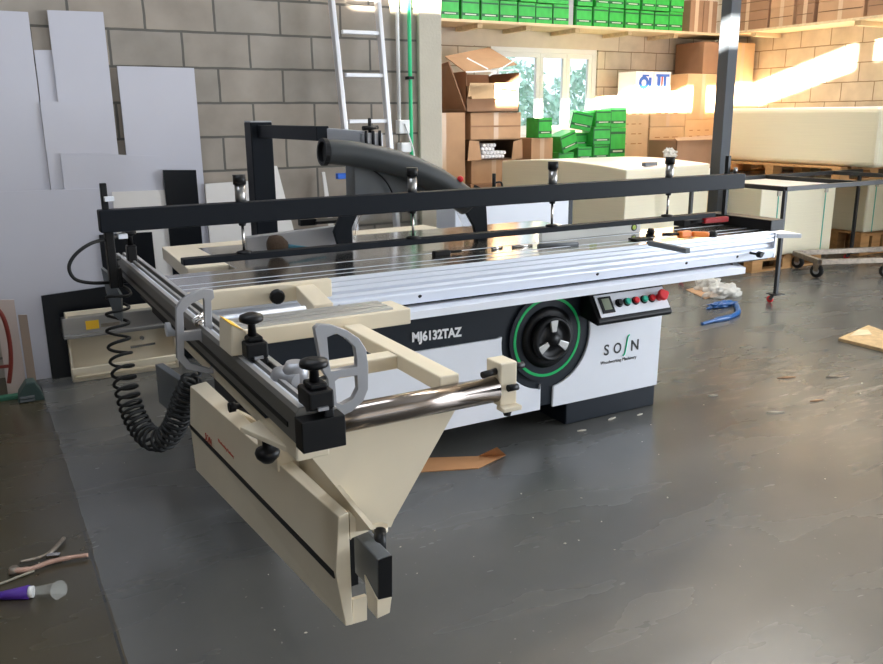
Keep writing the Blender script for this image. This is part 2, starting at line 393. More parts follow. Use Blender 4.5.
# ---- window
w = MB()
fy0, fy1 = YF+.02, YF+.09
for a in ((wx0+.002, wx1-.002, wz0+.002, wz0+.06), (wx0+.002, wx1-.002, wz1-.06, wz1-.002), (wx0+.002, wx0+.07, wz0+.06, wz1-.06), (wx1-.07, wx1-.002, wz0+.06, wz1-.06)): w.box(a[0], a[1], fy0, fy1, a[2], a[3])
wo = struct(w.build('window_1', winm, bevel=.004))
def sash(x0, x1, name='sash'):
    s = MB()
    t = .05
    for a in ((x0, x1, wz0+.061, wz0+.06+t), (x0, x1, wz1-.06-t, wz1-.061), (x0, x0+t, wz0+.06+t, wz1-.06-t), (x1-t, x1, wz0+.06+t, wz1-.06-t)): s.box(a[0], a[1], fy0+.004, fy0+.05, a[2], a[3])
    o = s.build(name, winm, wo, bevel=.003)
    MB().box(x0+t, x1-t, fy0+.024, fy0+.030, wz0+.06+t, wz1-.06-t).build('pane', glass, o)
sash(wx0+.071, 5.859); sash(5.861, 6.239); sash(6.241, 6.609)
MB().box(wx0-.06, wx1+.06, YF-.07, YF+.03, wz0-.04, wz0).build('window_sill', winm, wo, bevel=.004)

# ---- plank shelf running round the corner
SZ = 2.385; SY = 7.60; SX = 8.12
sh = root('plank_shelf', (5.7, SY, SZ-.03), 'long high plank shelf along the far wall above the window', 'shelf')
MB().box(XP+.01, XR-.02, SY, YF-.012, SZ-.028, SZ).build('plank', woodl, sh, bevel=.003)
for x in (3.4, 4.25, 4.75, 5.35, 6.0, 6.75, 7.45):
    MB().box(x-.03, x+.03, SY+.04, YF-.012, SZ-.07, SZ-.028).build('bracket', woodl, sh)
sh2 = root('plank_shelf', (SX, 5.5, SZ-.03), 'long high plank shelf along the right wall under brown boxes', 'shelf')
MB().box(SX, XR-.004, 2.4, SY-.005, SZ-.028, SZ).build('plank', woodl, sh2, bevel=.003)
for y in (7.12, 5.80, 5.0, 4.0, 3.1):
    MB().box(SX+.04, XR-.004, y-.035, y+.035, SZ-.075, SZ-.028).build('bracket', woodl, sh2)

# ================================================================== CARTONS ON SHELF
def green_proto(wd, dp, ht, loc, label, group, rz=0, rx=0, ry=0, pale=False):
    t = root('green_carton', (0, 0, 0), label, 'carton', group)
    b = MB().box(-wd/2, wd/2, -dp/2, dp/2, 0, ht).build('carton_body', gcart, t, bevel=.004, origin=(0, 0, 0))
    MB().box(-wd/2+.006, wd/2-.006, -dp/2-.0015, -dp/2, ht*.20, ht*.34).box(-wd/2-.001, -wd/2+.008, -dp/2-.0016, -dp/2, 0, ht).box(-wd/2+.006, wd/2-.006, -dp/2-.0015, -dp/2, ht*.80, ht*.88).build('printed_band', gdark, t, origin=(0, 0, 0))
    MB().box(-wd*.30, wd*.32, -dp/2-.0028, -dp/2-.0015, ht*.24, ht*.29).build('lettering_strip', gpale, t, origin=(0, 0, 0))
    t.location = loc; t.rotation_euler = (rx, ry, rz); return t
ordn = ['leftmost', 'second from the left', 'third from the left', 'fourth from the left', 'fifth from the left', 'sixth from the left', 'seventh from the left',
        'eighth from the left', 'ninth from the left', 'tenth from the left', 'eleventh from the left', 'twelfth from the left', 'thirteenth from the left', 'fourteenth from the left', 'fifteenth from the left', 'sixteenth from the left']
g0 = None
def carton(loc, label, group, rz=0, rx=0, ry=0, sc=(1, 1, 1)):
    global g0
    if g0 is None:
        g0 = green_proto(.205, .24, .20, (0, 0, 0), label, group); c = g0
    else: c = copy_tree(g0)
    c.location = loc; c.rotation_euler = (rx, ry, rz); c.scale = sc; c['label'] = label; c['group'] = group
    return c
xs = [4.395, 4.63, 4.865, 5.095, 5.325, 5.545, 5.765, 6.08, 6.31, 6.53, 6.755, 6.98, 7.21, 7.43, 7.65]
i = 0
for k, x in enumerate(xs):
    if x > 7.62: continue
    carton((x, SY+.15, SZ), 'green carton in the bottom row on the far high shelf, %s' % ordn[k], 'green cartons in the bottom row of the high shelf', rz=random.uniform(-.05, .05), rx=0, sc=(1.02, 1, 1.0+random.uniform(-.03, .03)))
for k, x in enumerate(xs):
    if x > 7.5: continue
    carton((x+.01*(k % 3), SY+.15, SZ+.208), 'green carton in the upper row on the far high shelf, %s' % ordn[k], 'green cartons in the upper row of the high shelf', rz=random.uniform(-.08, .08), sc=(1, 1, 1.0))
# shelf upright / wrapped roll between cartons
tag(MB().box(5.885, 5.955, SY+.06, SY+.2, SZ, SZ+.55).build('wrapped_bar', mat('grey_wrap', (.42, .40, .42), .4), bevel=.01), 'grey wrapped bar standing between the green cartons on the shelf', 'bar')

# ================================================================== CARDBOARD BOXES
def cbox(x0, x1, y0, y1, z0, z1, label, m=None, tape=True, open_=False, group=None, tapeh=False, name='cardboard_box', cat='box', prints=0):
    m = m or card
    t = root(name, ((x0+x1)/2, (y0+y1)/2, z0), label, cat, group)
    if not open_:
        MB().box(x0, x1, y0, y1, z0, z1).build('box_body', m, t, bevel=.006)
    else:
        b = MB(); th = .006
        b.box(x0, x1, y0, y1, z0, z0+th).box(x0, x0+th, y0, y1, z0, z1).box(x1-th, x1, y0, y1, z0, z1).box(x0, x1, y0, y0+th, z0, z1).box(x0, x1, y1-th, y1, z0, z1)
        b.build('box_body', m, t)
    xc = (x0+x1)/2
    if tape:
        MB().box(xc-.028, xc+.028, y0-.0012, y0, z0+.002, z1-.002).build('tape', tapem, t)
    if tapeh:
        zc = (z0+z1)/2
        MB().box(x0+.004, x1-.004, y0-.0025, y0-.0013, zc-.012, zc+.004).build('tape', card3, t)
    if prints:
        p = MB(); rr = random.Random(prints)
        for r in range(4):
            for c_ in range(3):
                xx = x0+(x1-x0)*(.15+.25*c_); zz = z0+(z1-z0)*(.75-.13*r)
                p.box(xx, xx+(x1-x0)*rr.uniform(.08, .18), y0-.002, y0-.0005, zz, zz+.010)
        p.build('print', brass, t)
    return t
# left pile in front of the window (front faces at y = 7)
cbox(3.906, 4.400, 7.350, 7.850, 0.0000, 0.7045, 'tall brown box at the foot of the left pile', card)
cbox(3.906, 4.400, 7.350, 7.850, 0.7066, 1.4794, 'tall brown box with a blue smear beside the wall end', card)
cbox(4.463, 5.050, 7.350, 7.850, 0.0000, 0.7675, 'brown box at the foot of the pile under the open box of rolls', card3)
cbox(4.483, 5.030, 7.370, 7.850, 0.7696, 1.0069, 'low brown box directly under the box of white rolls', card)
cbox(4.463, 5.072, 7.350, 7.850, 1.2138, 1.4794, 'flat brown taped box lying on top of the box of white rolls', card, tapeh=True)
# open box with rolls
t = root('open_box', (4.767, 7.600, 1.0090), 'open cardboard box lying on its side showing white rolls', 'box')
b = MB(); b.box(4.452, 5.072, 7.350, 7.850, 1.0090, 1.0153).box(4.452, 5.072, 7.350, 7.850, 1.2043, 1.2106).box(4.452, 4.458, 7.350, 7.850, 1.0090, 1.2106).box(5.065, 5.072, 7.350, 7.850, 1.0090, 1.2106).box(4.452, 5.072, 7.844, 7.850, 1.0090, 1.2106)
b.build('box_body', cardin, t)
MB().hexa([(4.410, 7.320, 1.0090), (4.589, 7.340, 1.0090), (4.589, 7.345, 1.0090), (4.410, 7.325, 1.0090), (4.431, 7.320, 1.2085), (4.557, 7.340, 1.1980), (4.557, 7.345, 1.1980), (4.431, 7.325, 1.2085)], card).build('flap', None, t)
MB().hexa([(4.956, 7.340, 1.0090), (5.082, 7.320, 1.0090), (5.082, 7.325, 1.0090), (4.956, 7.345, 1.0090), (4.977, 7.340, 1.1875), (5.072, 7.320, 1.2085), (5.072, 7.325, 1.2085), (4.977, 7.345, 1.1875)], card).build('flap', None, t)
rp = None; rollw = mat('white_roll', (.85, .85, .88), .5)
spots = [(4.62+.041*c+.02*(r % 2), 1.038+.038*r) for r in range(4) for c in range(7 - (0 if r < 2 else 3))]
for k, (x, z) in enumerate(spots):
    if rp is None:
        rp = MB().lathe((0, 0, 0), (0, 1, 0), [(.008, 0), (.019, .001), (.019, .3), (.008, .301)], 14).build('white_roll', rollw, origin=(0, 0, 0)); c = rp
    else: c = rp.copy(); COL.objects.link(c)
    c.location = (x, 7.37, z); tag(c, 'white roll lying among others in the open brown box', 'roll', 'white rolls in the open box')
# big dark box with open flaps on top
t = root('flapped_box', (4.725, 7.750, 1.4815), 'big battered brown box with open flaps crossed by white strapping', 'box')
b = MB(); x0, x1, y0, y1, z0, z1 = 4.40, 5.03, 7.33, 7.90, 1.4815, 1.87; th = .008
b.box(x0, x1, y0, y1, z0, z0+th).box(x0, x0+th, y0, y1, z0, z1).box(x1-th, x1, y0, y1, z0, z1).box(x0, x1, y1-th, y1, z0, z1).box(x0, x1, y0, y0+th, z0, z1-.14)
b.build('box_body', card3, t)
q4 = [onY(445, 57, 7.6), onY(466, 73, 7.29), onY(517, 65, 7.29), onY(489, 48, 7.8)]; b = MB(); b.hexa(q4+[q_+V((0, 0, .008)) for q_ in q4]); b.build('flap', card, t)
b = MB(); b.hexa([(4.179, 7.300, 1.9540), (4.400, 7.340, 1.4920), (4.400, 7.950, 1.4920), (4.378, 7.970, 1.9435), (4.190, 7.300, 1.9592), (4.410, 7.340, 1.4920), (4.410, 7.950, 1.4920), (4.389, 7.970, 1.9487)]); b.build('flap', card3, t)
b = MB(); b.prism([onY(470, 83, 7.29), onY(513, 83, 7.29), onY(516, 90, 7.29), onY(496, 88, 7.29), onY(468, 97, 7.29)], (0, .006, 0)); b.build('flap', card2, t)
b = MB(); b.prism([onY(469, 86, 7.29), onY(500, 85, 7.29), onY(503, 98, 7.29), onY(472, 99, 7.29)], (0, .04, 0)); b.build('flap', card2, t)
for p in (((467, 58), (488, 69)), ((466, 72), (514, 70)), ((515, 60), (489, 76))):
    MB().bar(onY(*p[0], 7.29), onY(*p[1], 7.29), .004, .012).build('strap', tapew, t)
# low box behind the rolls and one pale carton at right of the pile
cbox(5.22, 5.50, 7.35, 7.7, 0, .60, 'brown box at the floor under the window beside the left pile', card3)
cbox(5.21, 5.49, 7.35, 7.7, .602, 1.215, 'square brown box below the lone green carton by the window', card)
carton((5.355, 7.42, 1.217), 'lone green carton standing on a brown box left of the heap', 'tumbled green cartons', rz=.12, rx=0, sc=(.95, .8, 1.02))
# heap of green cartons with supporting boxes
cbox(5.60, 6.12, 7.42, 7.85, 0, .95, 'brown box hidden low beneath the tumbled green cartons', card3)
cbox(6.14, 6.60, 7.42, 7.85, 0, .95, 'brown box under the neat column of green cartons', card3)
gG = 'tumbled green cartons'
carton((5.76, 7.5, 1.075), 'green carton tilted left at the low edge of the heap under the window', gG, ry=-.3, rz=.1, sc=(1.15, .85, .95))
carton((5.72, 7.52, .953), 'green carton lying at the bottom left of the heap', gG, ry=0, sc=(1, .9, .5))
carton((5.975, 7.54, 1.29), 'green carton leaning on its corner atop the heap', gG, ry=.2, rz=-.5, sc=(1.1, .8, .95))
carton((6.0, 7.54, .953), 'green carton in shade at the middle of the heap base', gG, rz=0, sc=(.95, .8, .75))
carton((6.0, 7.6, 1.105), 'green carton wedged under the leaning one in the heap', gG, rz=.1, sc=(.9, .6, .75))
carton((6.225, 7.53, .953), 'bottom green carton of the left column in the heap', gG, sc=(1.05, .8, .85))
carton((6.22, 7.53, 1.125), 'middle green carton of the left column in the heap', gG, sc=(1.12, .9, .95), rz=-.04)
carton((6.225, 7.53, 1.318), 'top green carton of the left column in the heap', gG, sc=(1.08, .9, .92), rz=.03)
carton((6.46, 7.53, .953), 'tall green carton at the bottom right of the heap', gG, sc=(1.1, .8, 1.75))
carton((6.455, 7.53, 1.305), 'green carton on top of the tall one next to the tan boxes', gG, sc=(1.1, .8, 1.1))
# right pile of tan boxes
cbox(6.605, 7.045, 7.58, 8.05, 0, .80, 'tan box at floor level behind the cream sheet stack', card2)
cbox(6.605, 7.045, 7.58, 8.05, .802, 1.66, 'tall plain tan box right of the green cartons', card2, tape=False, prints=3)
cbox(7.05, 7.60, 7.56, 8.05, 0, .80, 'tan floor box in the middle of the right pile', card2)
cbox(7.05, 7.60, 7.56, 8.05, .802, 1.30, 'tan box printed with packing marks in the right pile', card2, tape=False, prints=5)
cbox(7.05, 7.60, 7.56, 8.05, 1.302, 1.71, 'wide tan box with a printed label under the picture boxes', card2, tape=True, prints=9)
cbox(7.605, 8.13, 7.56, 8.05, 0, .85, 'tan floor box nearest the corner', card2)
cbox(7.605, 8.13, 7.56, 8.05, .852, 1.38, 'tan box behind the dark column, lower one', card2, tape=False, prints=4)
cbox(7.605, 8.13, 7.56, 8.05, 1.382, 1.91, 'tan box behind the dark column, below the shelf box', card2, tape=True)
cbox(7.86, 8.13, 7.585, 8.05, 1.912, 2.28, 'brown box at the very top of the pile under the shelf', card3, tape=False)
cbox(8.14, 8.55, 7.1, 8.05, 0, 1.0, 'tan box standing on the floor in the room corner', card2, tape=False)
cbox(8.14, 8.55, 7.3, 8.05, 1.002, 1.62, 'tan box in the corner lit by the sun patch', card2, tape=False)
cbox(8.14, 8.55, 7.42, 8.05, 1.622, 2.27, 'tall yellowish box in the corner beneath the shelf', card2, tape=True)
for k, (x0, x1, lb) in enumerate(((6.83, 7.10, 'white picture box with a blue print of a jug, left one of two'), (7.11, 7.37, 'white picture box with blue and red print, right one of two'))):
    t = root('picture_box', ((x0+x1)/2, 7.75, 1.712), lb, 'box', 'white picture boxes on the tan boxes')
    zb = 1.662 if k == 0 else 1.712
    t.location.z = zb; ORG[t.name] = V(t.location)
    MB().box(x0, x1, 7.6, 7.9, zb, 1.925).build('box_body', winm, t, bevel=.003)
    p = MB()
    if k == 0:
        p.lathe(((x0+x1)/2-.01, 7.5985, 1.80), (0, -1, 0), [(.075, 0), (.075, .001)], 20).box(x0+.10, x0+.2, 7.5975, 7.5995, 1.87, 1.89).box(x1-.07, x1-.03, 7.5975, 7.5995, 1.76, 1.86)
    else:
        p.box(x0+.03, x1-.02, 7.5975, 7.5995, 1.87, 1.90).box(x0+.05, x0+.10, 7.5975, 7.5995, 1.76, 1.87).box(x0+.15, x0+.19, 7.5975, 7.5995, 1.76, 1.87)
    p.build('blue_print', bluem, t)
    MB().lathe(((x0+x1)/2-.01, 7.5975, 1.80), (0, -1, 0), [(.035, 0), (.035, .001)], 16).build('white_print', winm, t) if k == 0 else MB().box(x0+.115, x0+.135, 7.597, 7.5995, 1.76, 1.87).build('red_print', redp, t)
# nearer open box with film, between tan pile and cream stack
cbox(6.66, 7.24, 6.72, 7.15, 0, .72, 'brown box on the floor under the open box with film', card3)
t = cbox(6.66, 7.24, 6.72, 7.15, .722, 1.17, 'open brown box with clear film spilling over its side', card3, tape=False, open_=True)
MB().hexa([(6.64, 6.70, 1.168), (7.24, 6.70, 1.172), (7.24, 6.76, 1.21), (6.66, 6.76, 1.195), (6.64, 6.70, 1.174), (7.24, 6.70, 1.178), (7.24, 6.76, 1.216), (6.66, 6.76, 1.201)]).build('flap', card, t)
def film(name, pts, r, label, m=filmm, seed=1, flat=.5, cat='plastic film', z=None):
    rr = random.Random(seed); bm_ = MB()
    bmesh.ops.create_icosphere(bm_.bm, subdivisions=4, radius=1)
    from mathutils import noise
    c = V(pts)
    for v in bm_.bm.verts:
        n = noise.noise(v.co*2.2+V((seed, 0, 0)))*.5 + noise.noise(v.co*5+V((0, seed, 0)))*.3
        q = v.co*(1+n); v.co = V((q.x*r[0], q.y*r[1], max(q.z, -.45)*r[2]))
    zm = min(v.co.z for v in bm_.bm.verts)
    for v in bm_.bm.verts: v.co = v.co + c - V((0, 0, zm))
    for f in bm_.bm.faces: f.smooth = True
    return tag(bm_.build(name, m), label, cat)
film('plastic_film', (6.55, 6.70, 1.0), (.08, .05, .06), 'clear crumpled film hanging from the open brown box', seed=5)

# boxes on right shelf, two tiers
rb = [(7.52, 6.93, 'wide brown box'), (6.90, 6.59, 'narrow brown box'), (6.55, 6.33, 'slim brown box'), (6.28, 5.74, 'broad brown box'), (5.70, 5.2, 'brown box')]
def rbox(y0, y1, z0, z1, label, m=card3, tw=True):
    t = root('cardboard_box', (8.35, (y0+y1)/2, z0), label, 'box', 'brown boxes on the right wall shelf')
    MB().box(SX+.03, 8.56, y0, y1, z0, z1).build('box_body', m, t, bevel=.006)
    yc = (y0+y1)/2
    if tw: MB().box(SX+.0285, SX+.03, yc-.025, yc+.025, z0, z1).build('tape', tapem, t)
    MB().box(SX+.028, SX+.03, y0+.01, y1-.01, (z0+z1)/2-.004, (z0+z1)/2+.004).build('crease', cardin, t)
where = ['nearest the corner', 'second from the corner', 'third from the corner', 'fourth from the corner', 'fifth from the corner']
for k, (a, b_, n) in enumerate(rb):
    z = SZ
    for tier, tn in ((0, 'lower'), (1, 'upper')):
        rbox(b_, a, z+.202*tier, z+.202*tier+.2, '%s in the %s tier of the right wall shelf, %s' % (n, tn, where[k]), card if k % 2 else card3)
cbox(7.66, 7.87, SY+.04, SY+.34, SZ, SZ+.36, 'brown box on the shelf right after the last green cartons', card3)
cbox(7.88, 8.10, SY+.04, SY+.34, SZ, SZ+.36, 'brown box on the shelf directly behind the dark column', card3)

# ================================================================== SHEET STACKS + PALLETS
def pallet(x0, x1, y0, y1, z0, label, h=.14, along='X', m=None):
    m = m or wood
    t = root('wooden_pallet', ((x0+x1)/2, (y0+y1)/2, z0), label, 'pallet')
    bt = .02
    n = 7
    for k in range(n):
        a = x0+(x1-x0-.1)*k/(n-1)
        MB().box(a, a+.1, y0, y1, z0+h-bt, z0+h).build('top_board', m, t)
    for yy in (y0, (y0+y1)/2-.05, y1-.1):
        MB().box(x0, x1, yy, yy+.1, z0+h-2*bt, z0+h-bt).build('stringer', m, t)
        for xx in (x0, (x0+x1)/2-.07, x1-.14):
            MB().box(xx, xx+.14, yy, yy+.1, z0+bt, z0+h-2*bt).build('block', m, t)
        MB().box(x0, x1, yy, yy+.1, z0, z0+bt).build('bottom_board', m, t)
    return t
def stack(x0, x1, y0, y1, z0, z1, label, bow=.0, straps=(), mt=None, rnd=.02):
    t = root('sheet_stack', ((x0+x1)/2, (y0+y1)/2, z0), label, 'sheet stack')
    nx, ny = 10, 14
    b = MB(); bm_ = b.bm
    def top(u, v): return z1 + bow*(math.sin(PI*v)*.8 + .5*(v)*(1-u)) 
    G = [[[None]*(2) for _ in range(ny+1)] for _ in range(nx+1)]
    for i_ in range(nx+1):
        for j in range(ny+1):
            u, v = i_/nx, j/ny
            G[i_][j][0] = bm_.verts.new((x0+(x1-x0)*u, y0+(y1-y0)*v, z0)); G[i_][j][1] = bm_.verts.new((x0+(x1-x0)*u, y0+(y1-y0)*v, top(u, v)))
    b._mi(foam); b._mi(foamtop)
    for i_ in range(nx):
        for j in range(ny):
            f = bm_.faces.new((G[i_][j][1], G[i_+1][j][1], G[i_+1][j+1][1], G[i_][j+1][1])); f.material_index = 1; f.smooth = True
            bm_.faces.new((G[i_][j][0], G[i_][j+1][0], G[i_+1][j+1][0], G[i_+1][j][0]))
    for i_ in range(nx):
        for j in (0, ny): bm_.faces.new((G[i_][j][0], G[i_+1][j][0], G[i_+1][j][1], G[i_][j][1]))
    for j in range(ny):
        for i_ in (0, nx): bm_.faces.new((G[i_][j][0], G[i_][j+1][0], G[i_][j+1][1], G[i_][j][1]))
    b.build('sheets', None, t, bevel=rnd, seg=3)
    for xs_ in straps:
        MB().box(xs_-.006, xs_+.006, y0-.004, y0-.001, z0, z1).build('strap', strapm, t)
        MB().box(xs_-.022, xs_+.022, y0-.012, y0-.001, z1-.075, z1).box(xs_-.022, xs_+.022, y0-.012, y0+.05, z1, z1+.004).build('edge_protector', mat('card_corner', (.45, .42, .36), .8), t)
    return t
def turned(t, px, py, deg):
    t.rotation_euler = (0, 0, math.radians(deg)); a = math.radians(deg); d = t.location-V((px, py, t.location.z))
    t.location = V((px+d.x*math.cos(a)-d.y*math.sin(a), py+d.x*math.sin(a)+d.y*math.cos(a), t.location.z))
turned(pallet(4.82, 6.00, 5.42, 6.86, 0, 'pallet under the tall bowed sheet stack behind the saw'), 4.80, 5.40, 10.5)
turned(stack(4.80, 6.03, 5.40, 6.90, .142, 1.0, 'tall cream sheet stack with bowed top behind the saw', bow=.05, rnd=.012), 4.80, 5.40, 10.5)
pallet(6.27, 7.25, 5.27, 6.35, 0, 'pallet under the strapped sheet stack behind the black frame')
stack(6.29, 7.34, 5.25, 6.38, .142, .78, 'white sheet stack with two green straps behind the black frame', straps=(6.52, 7.19), rnd=.012)
pallet(7.98, 8.5, 5.36, 6.0, 0, 'pallet by the right wall under the small strapped stack', h=.24)
stack(8.0, 8.52, 5.35, 6.02, .242, .785, 'small cream sheet stack with strap beside the right wall', straps=(8.12,), rnd=.02)
pallet(7.38, 8.5, 6.44, 7.05, 0, 'pallet deep by the right wall beneath the tallest pile')
stack(7.38, 8.5, 6.42, 7.05, .142, .785, 'cream sheet stack deep by the right wall with loose sheets on it', rnd=.02)
pallet(7.45, 8.5, 5.30, 7.0, .79, 'pallet holding up the long rounded cream block', h=.14)
stack(7.50, 8.52, 4.98, 7.02, .935, 1.50, 'long rounded cream sheet block raised high along the right wall', rnd=.05)
# loose pale board on the right
tag(MB().box(6.35, 7.15, 6.44, 6.66, .0, .87).build('board_pack', foamtop, bevel=.01), 'pale board pack standing between the sheet stacks', 'boards')
a_, b_, c_ = onY(455, 204, 4.6), onY(569, 198, 4.6), onY(573, 198, 4.6)
t = root('board_pack', ((a_.x+b_.x)/2, 4.7, 0), 'white board pack with a dark edge standing between the saw and the cream stack', 'boards')
MB().box(a_.x, b_.x, 4.6, 4.85, 0, b_.z).build('boards', white_p, t, bevel=.004)
MB().box(b_.x, c_.x, 4.6, 4.85, 0, b_.z).build('edge_board', navy, t)
# small printed block on tall stack
p = onZ(650, 165, 1.02)
tag(MB().box(p.x-.07, p.x+.07, p.y-.02, p.y+.03, 1.012, 1.045).build('metal_clamp_block', mid_grey, bevel=.003), 'small grey metal block lying on the tall cream stack', 'metal block')

# ================================================================== COLUMN
t = root('steel_column', (6.215, 5.70, 0), 'dark grey square steel column beside the tall cream stack', 'column')
MB().box(6.155, 6.275, 5.64, 5.76, 0, ROOF).build('post', colm, t, bevel=.004)

# ================================================================== LEFT WALL THINGS
def leaner(name, px_tl, px_tr, zbot, ytop, ybot, label, m, th=.012, bot=None, cat='board', group=None, z0=0.0):
    # board leaning on the wall: top corners from the photo on its own plane
    if ybot is None:                                   # all these boards lean at one angle, layer by layer
        d_l = ytop; ytop = YL-.02-d_l
        for _ in range(4): ytop = YL-.02-d_l-.03*(2.03-onY(*px_tr, ytop).z)
        ybot = YL-.02-d_l-.03*2.03
    A = onY(*px_tl, ytop); B = onY(*px_tr, ytop)
    zt = (A.z+B.z)/2
    x0, x1 = A.x, B.x
    if bot: xb0, xb1 = bot
    else: xb0, xb1 = x0, x1
    P = [(xb0, ybot, z0), (xb1, ybot, z0), (xb1, ybot+th, z0), (xb0, ybot+th, z0), (x0, ytop, A.z), (x1, ytop, B.z), (x1, ytop+th, B.z), (x0, ytop+th, A.z)]
    return tag(MB().hexa(P).build(name, m), label, cat, group)
gS = 'boards leaning on the block wall'
leaner('leaning_board', (-30, 9), (28, 12), 0, .016, None, 'tall white board at the far left of the block wall', sheetm, group=gS)
leaner('leaning_board', (34, 50), (54, 50), 0, 0, None, 'narrow white strip board between the two tallest boards', sheetm, group=gS)
leaner('leaning_board', (47, 10), (103, 12), 0, .016, None, 'tall white board with a notched right edge, second from left', sheetm, group=gS)
leaner('leaning_board', (117, 66), (194, 68), 0, .016, None, 'wide white board standing just left of the bare wall', sheetm, group=gS)
leaner('leaning_board', (40, 102), (82, 102), 0, .032, None, 'white board whose top edge covers the foot of the narrow strip', sheetm, group=gS)
leaner('leaning_board', (60, 153), (160, 156), 0, .048, None, 'low wide white board in front of the tall ones', sheetm, group=gS)
leaner('leaning_board', (-25, 193), (104, 188), 0, .064, None, 'large white board standing in front at the left of the wall', sheetm, group=gS, bot=(.07, .62))
leaner('leaning_board', (112, 192), (166, 190), 0, .064, None, 'small cream board behind the left end of the clamping beam', sheetw, group=gS)
leaner('leaning_board', (205, 184), (262, 180), 0, .034, None, 'cream board leaning under the bare block wall', sheetw, group=gS)
leaner('leaning_board', (163, 170), (196, 170), 0, .080, None, 'narrow black board leaning in front of white ones', blackl, group='black boards by the wall')
leaner('leaning_board', (99, 235), (152, 232), 0, .080, None, 'small black board behind the left end bracket of the saw', blackl, group='black boards by the wall')
leaner('leaning_board', (41, 296), (150, 280), 0, .10, None, 'low wide black board behind the cream steel tray', blackl, group='black boards by the wall', z0=0)
leaner('leaning_board', (270, 166), (277, 166), 0, 5.21, 5.05, 'pointed white offcut leaning beside the dark post', sheetw, group=gS, bot=(1.70, 1.92))
leaner('leaning_board', (322, 172), (325, 172), 0, 5.21, 5.05, 'thin pointed white offcut next to the ladder', sheetw, group=gS, bot=(2.06, 2.13))
# brown boards bottom left
leaner('leaning_board', (18, 315), (27, 315), 0, 4.90, 4.84, 'short brown board edge at the lower left', mat('brown_board', (.22, .16, .12), .5), group='boards at the lower left')
leaner('leaning_board', (-6, 300), (14, 300), 0, 4.92, 4.86, 'short pinkish board at the lower left corner', mat('pink_board', (.42, .34, .30), .5), group='boards at the lower left')
t = root('red_bracket', (.03, 4.8, 0), 'curved dark red steel frame with green foot at lower left', 'frame')
MB().tube(smooth_path([onY(-12, 300, 4.82), onY(2, 315, 4.8), onY(9, 338, 4.8), onY(11, 362, 4.8), onY(9, 383, 4.8)]), .011).build('bent_tube', mat('dark_red_paint', (.16, .02, .012), .5), t)
MB().bar(onY(-12, 368, 4.8), onY(10, 366, 4.8), .01, .016).build('crossbar', mat('dark_red_paint', (.16, .02, .012), .5), t)
MB().box(-.06, .10, 4.80, 4.85, 0, .022).build('foot', mat('green_foot', (.02, .10, .06), .5), t, bevel=.004)
# dark green wedge
c0 = onZ(31, 402, 0)
t = root('metal_wedge', (c0.x, c0.y+.08, 0), 'dark green wedge-shaped metal guard lying on the floor at left', 'metal guard')
MB().prism([(c0.x-.06, c0.y, 0), (c0.x+.07, c0.y, 0), (c0.x+.055, c0.y, .05), (c0.x+.03, c0.y, .105), (c0.x-.01, c0.y, .105), (c0.x-.05, c0.y, .05)], (0, .10, 0)).build('housing', darkgreen, t, bevel=.006)
MB().box(c0.x-.05, c0.x+.02, c0.y-.012, c0.y, .008, .018).box(c0.x-.05, c0.x+.02, c0.y-.012, c0.y, .026, .036).build('slot_plate', mid_grey, t)

# cream steel tray lying on the floor against black board
tx0, tx1, ty, tz0, tz1 = .37, .96, 4.955, .0, .40
t = root('steel_tray', (.74, ty, 0), 'cream steel machine tray standing on edge against black board', 'steel tray')
b = MB().box(tx0, tx1, ty+.05, ty+.06, .0, .40).box(tx0, tx1, ty, ty+.06, .0, .02).box(tx0, tx0+.012, ty, ty+.06, 0, .40).box(tx1-.012, tx1, ty, ty+.06, 0, .4)
b.build('tray_body', cream, t, bevel=.003)
MB().box(tx0-.02, tx1, ty-.03, ty+.045, .26, .28).box(tx0-.02, tx1, ty-.01, ty+.06, .28, .375).build('rail', alu, t, bevel=.004)
MB().box(tx0+.10, tx0+.17, ty-.0115, ty-.0102, .30, .35).build('sticker', yellow, t)
MB().box(tx0+.18, tx0+.28, ty-.0115, ty-.0102, .305, .325).build('marking', rust, t)
MB().box(tx0+.0, tx1, ty-.025, ty, .05, .085).build('lip', cream, t, bevel=.004)
MB().cyl((.77, ty+.05, .20), (.77, ty+.03, .20), .012).build('bolt', steel, t)
MB().bar((.70, ty+.03, .155), (.84, ty+.03, .16), .012, .012).build('rod', steel, t)

# ladder
t = root('aluminium_ladder', (2.3, 5.05, 0), 'aluminium ladder leaning on the block wall behind the saw', 'ladder')
Ltop, Rtop = onY(328, 0, 5.16), onY(374.5, 0, 5.16)
for P0, P1 in (((2.19, 4.95, 0), (Ltop.x, 5.16, Ltop.z+.3)), ((2.485, 4.95, 0), (Rtop.x, 5.16, Rtop.z+.3))):
    MB().bar(P0, P1, .028, .055).build('rail', ladderm, t, bevel=.004)
for z in (.3, .58, .86, 1.14, 1.42, 1.705, 1.965, 2.2):
    f_ = z/2.47
    y = 4.95+.21*f_
    MB().box(2.18-.02*f_*1, 2.47-.03*f_, y-.015, y+.015, z-.012, z+.012).build('rung', ladderm, t, bevel=.003)
q = onY(341, 176, 5.05)
MB().box(q.x-.03, q.x+.03, 5.03, 5.07, q.z-.018, q.z+.018).build('clip', bluem, t, bevel=.004)
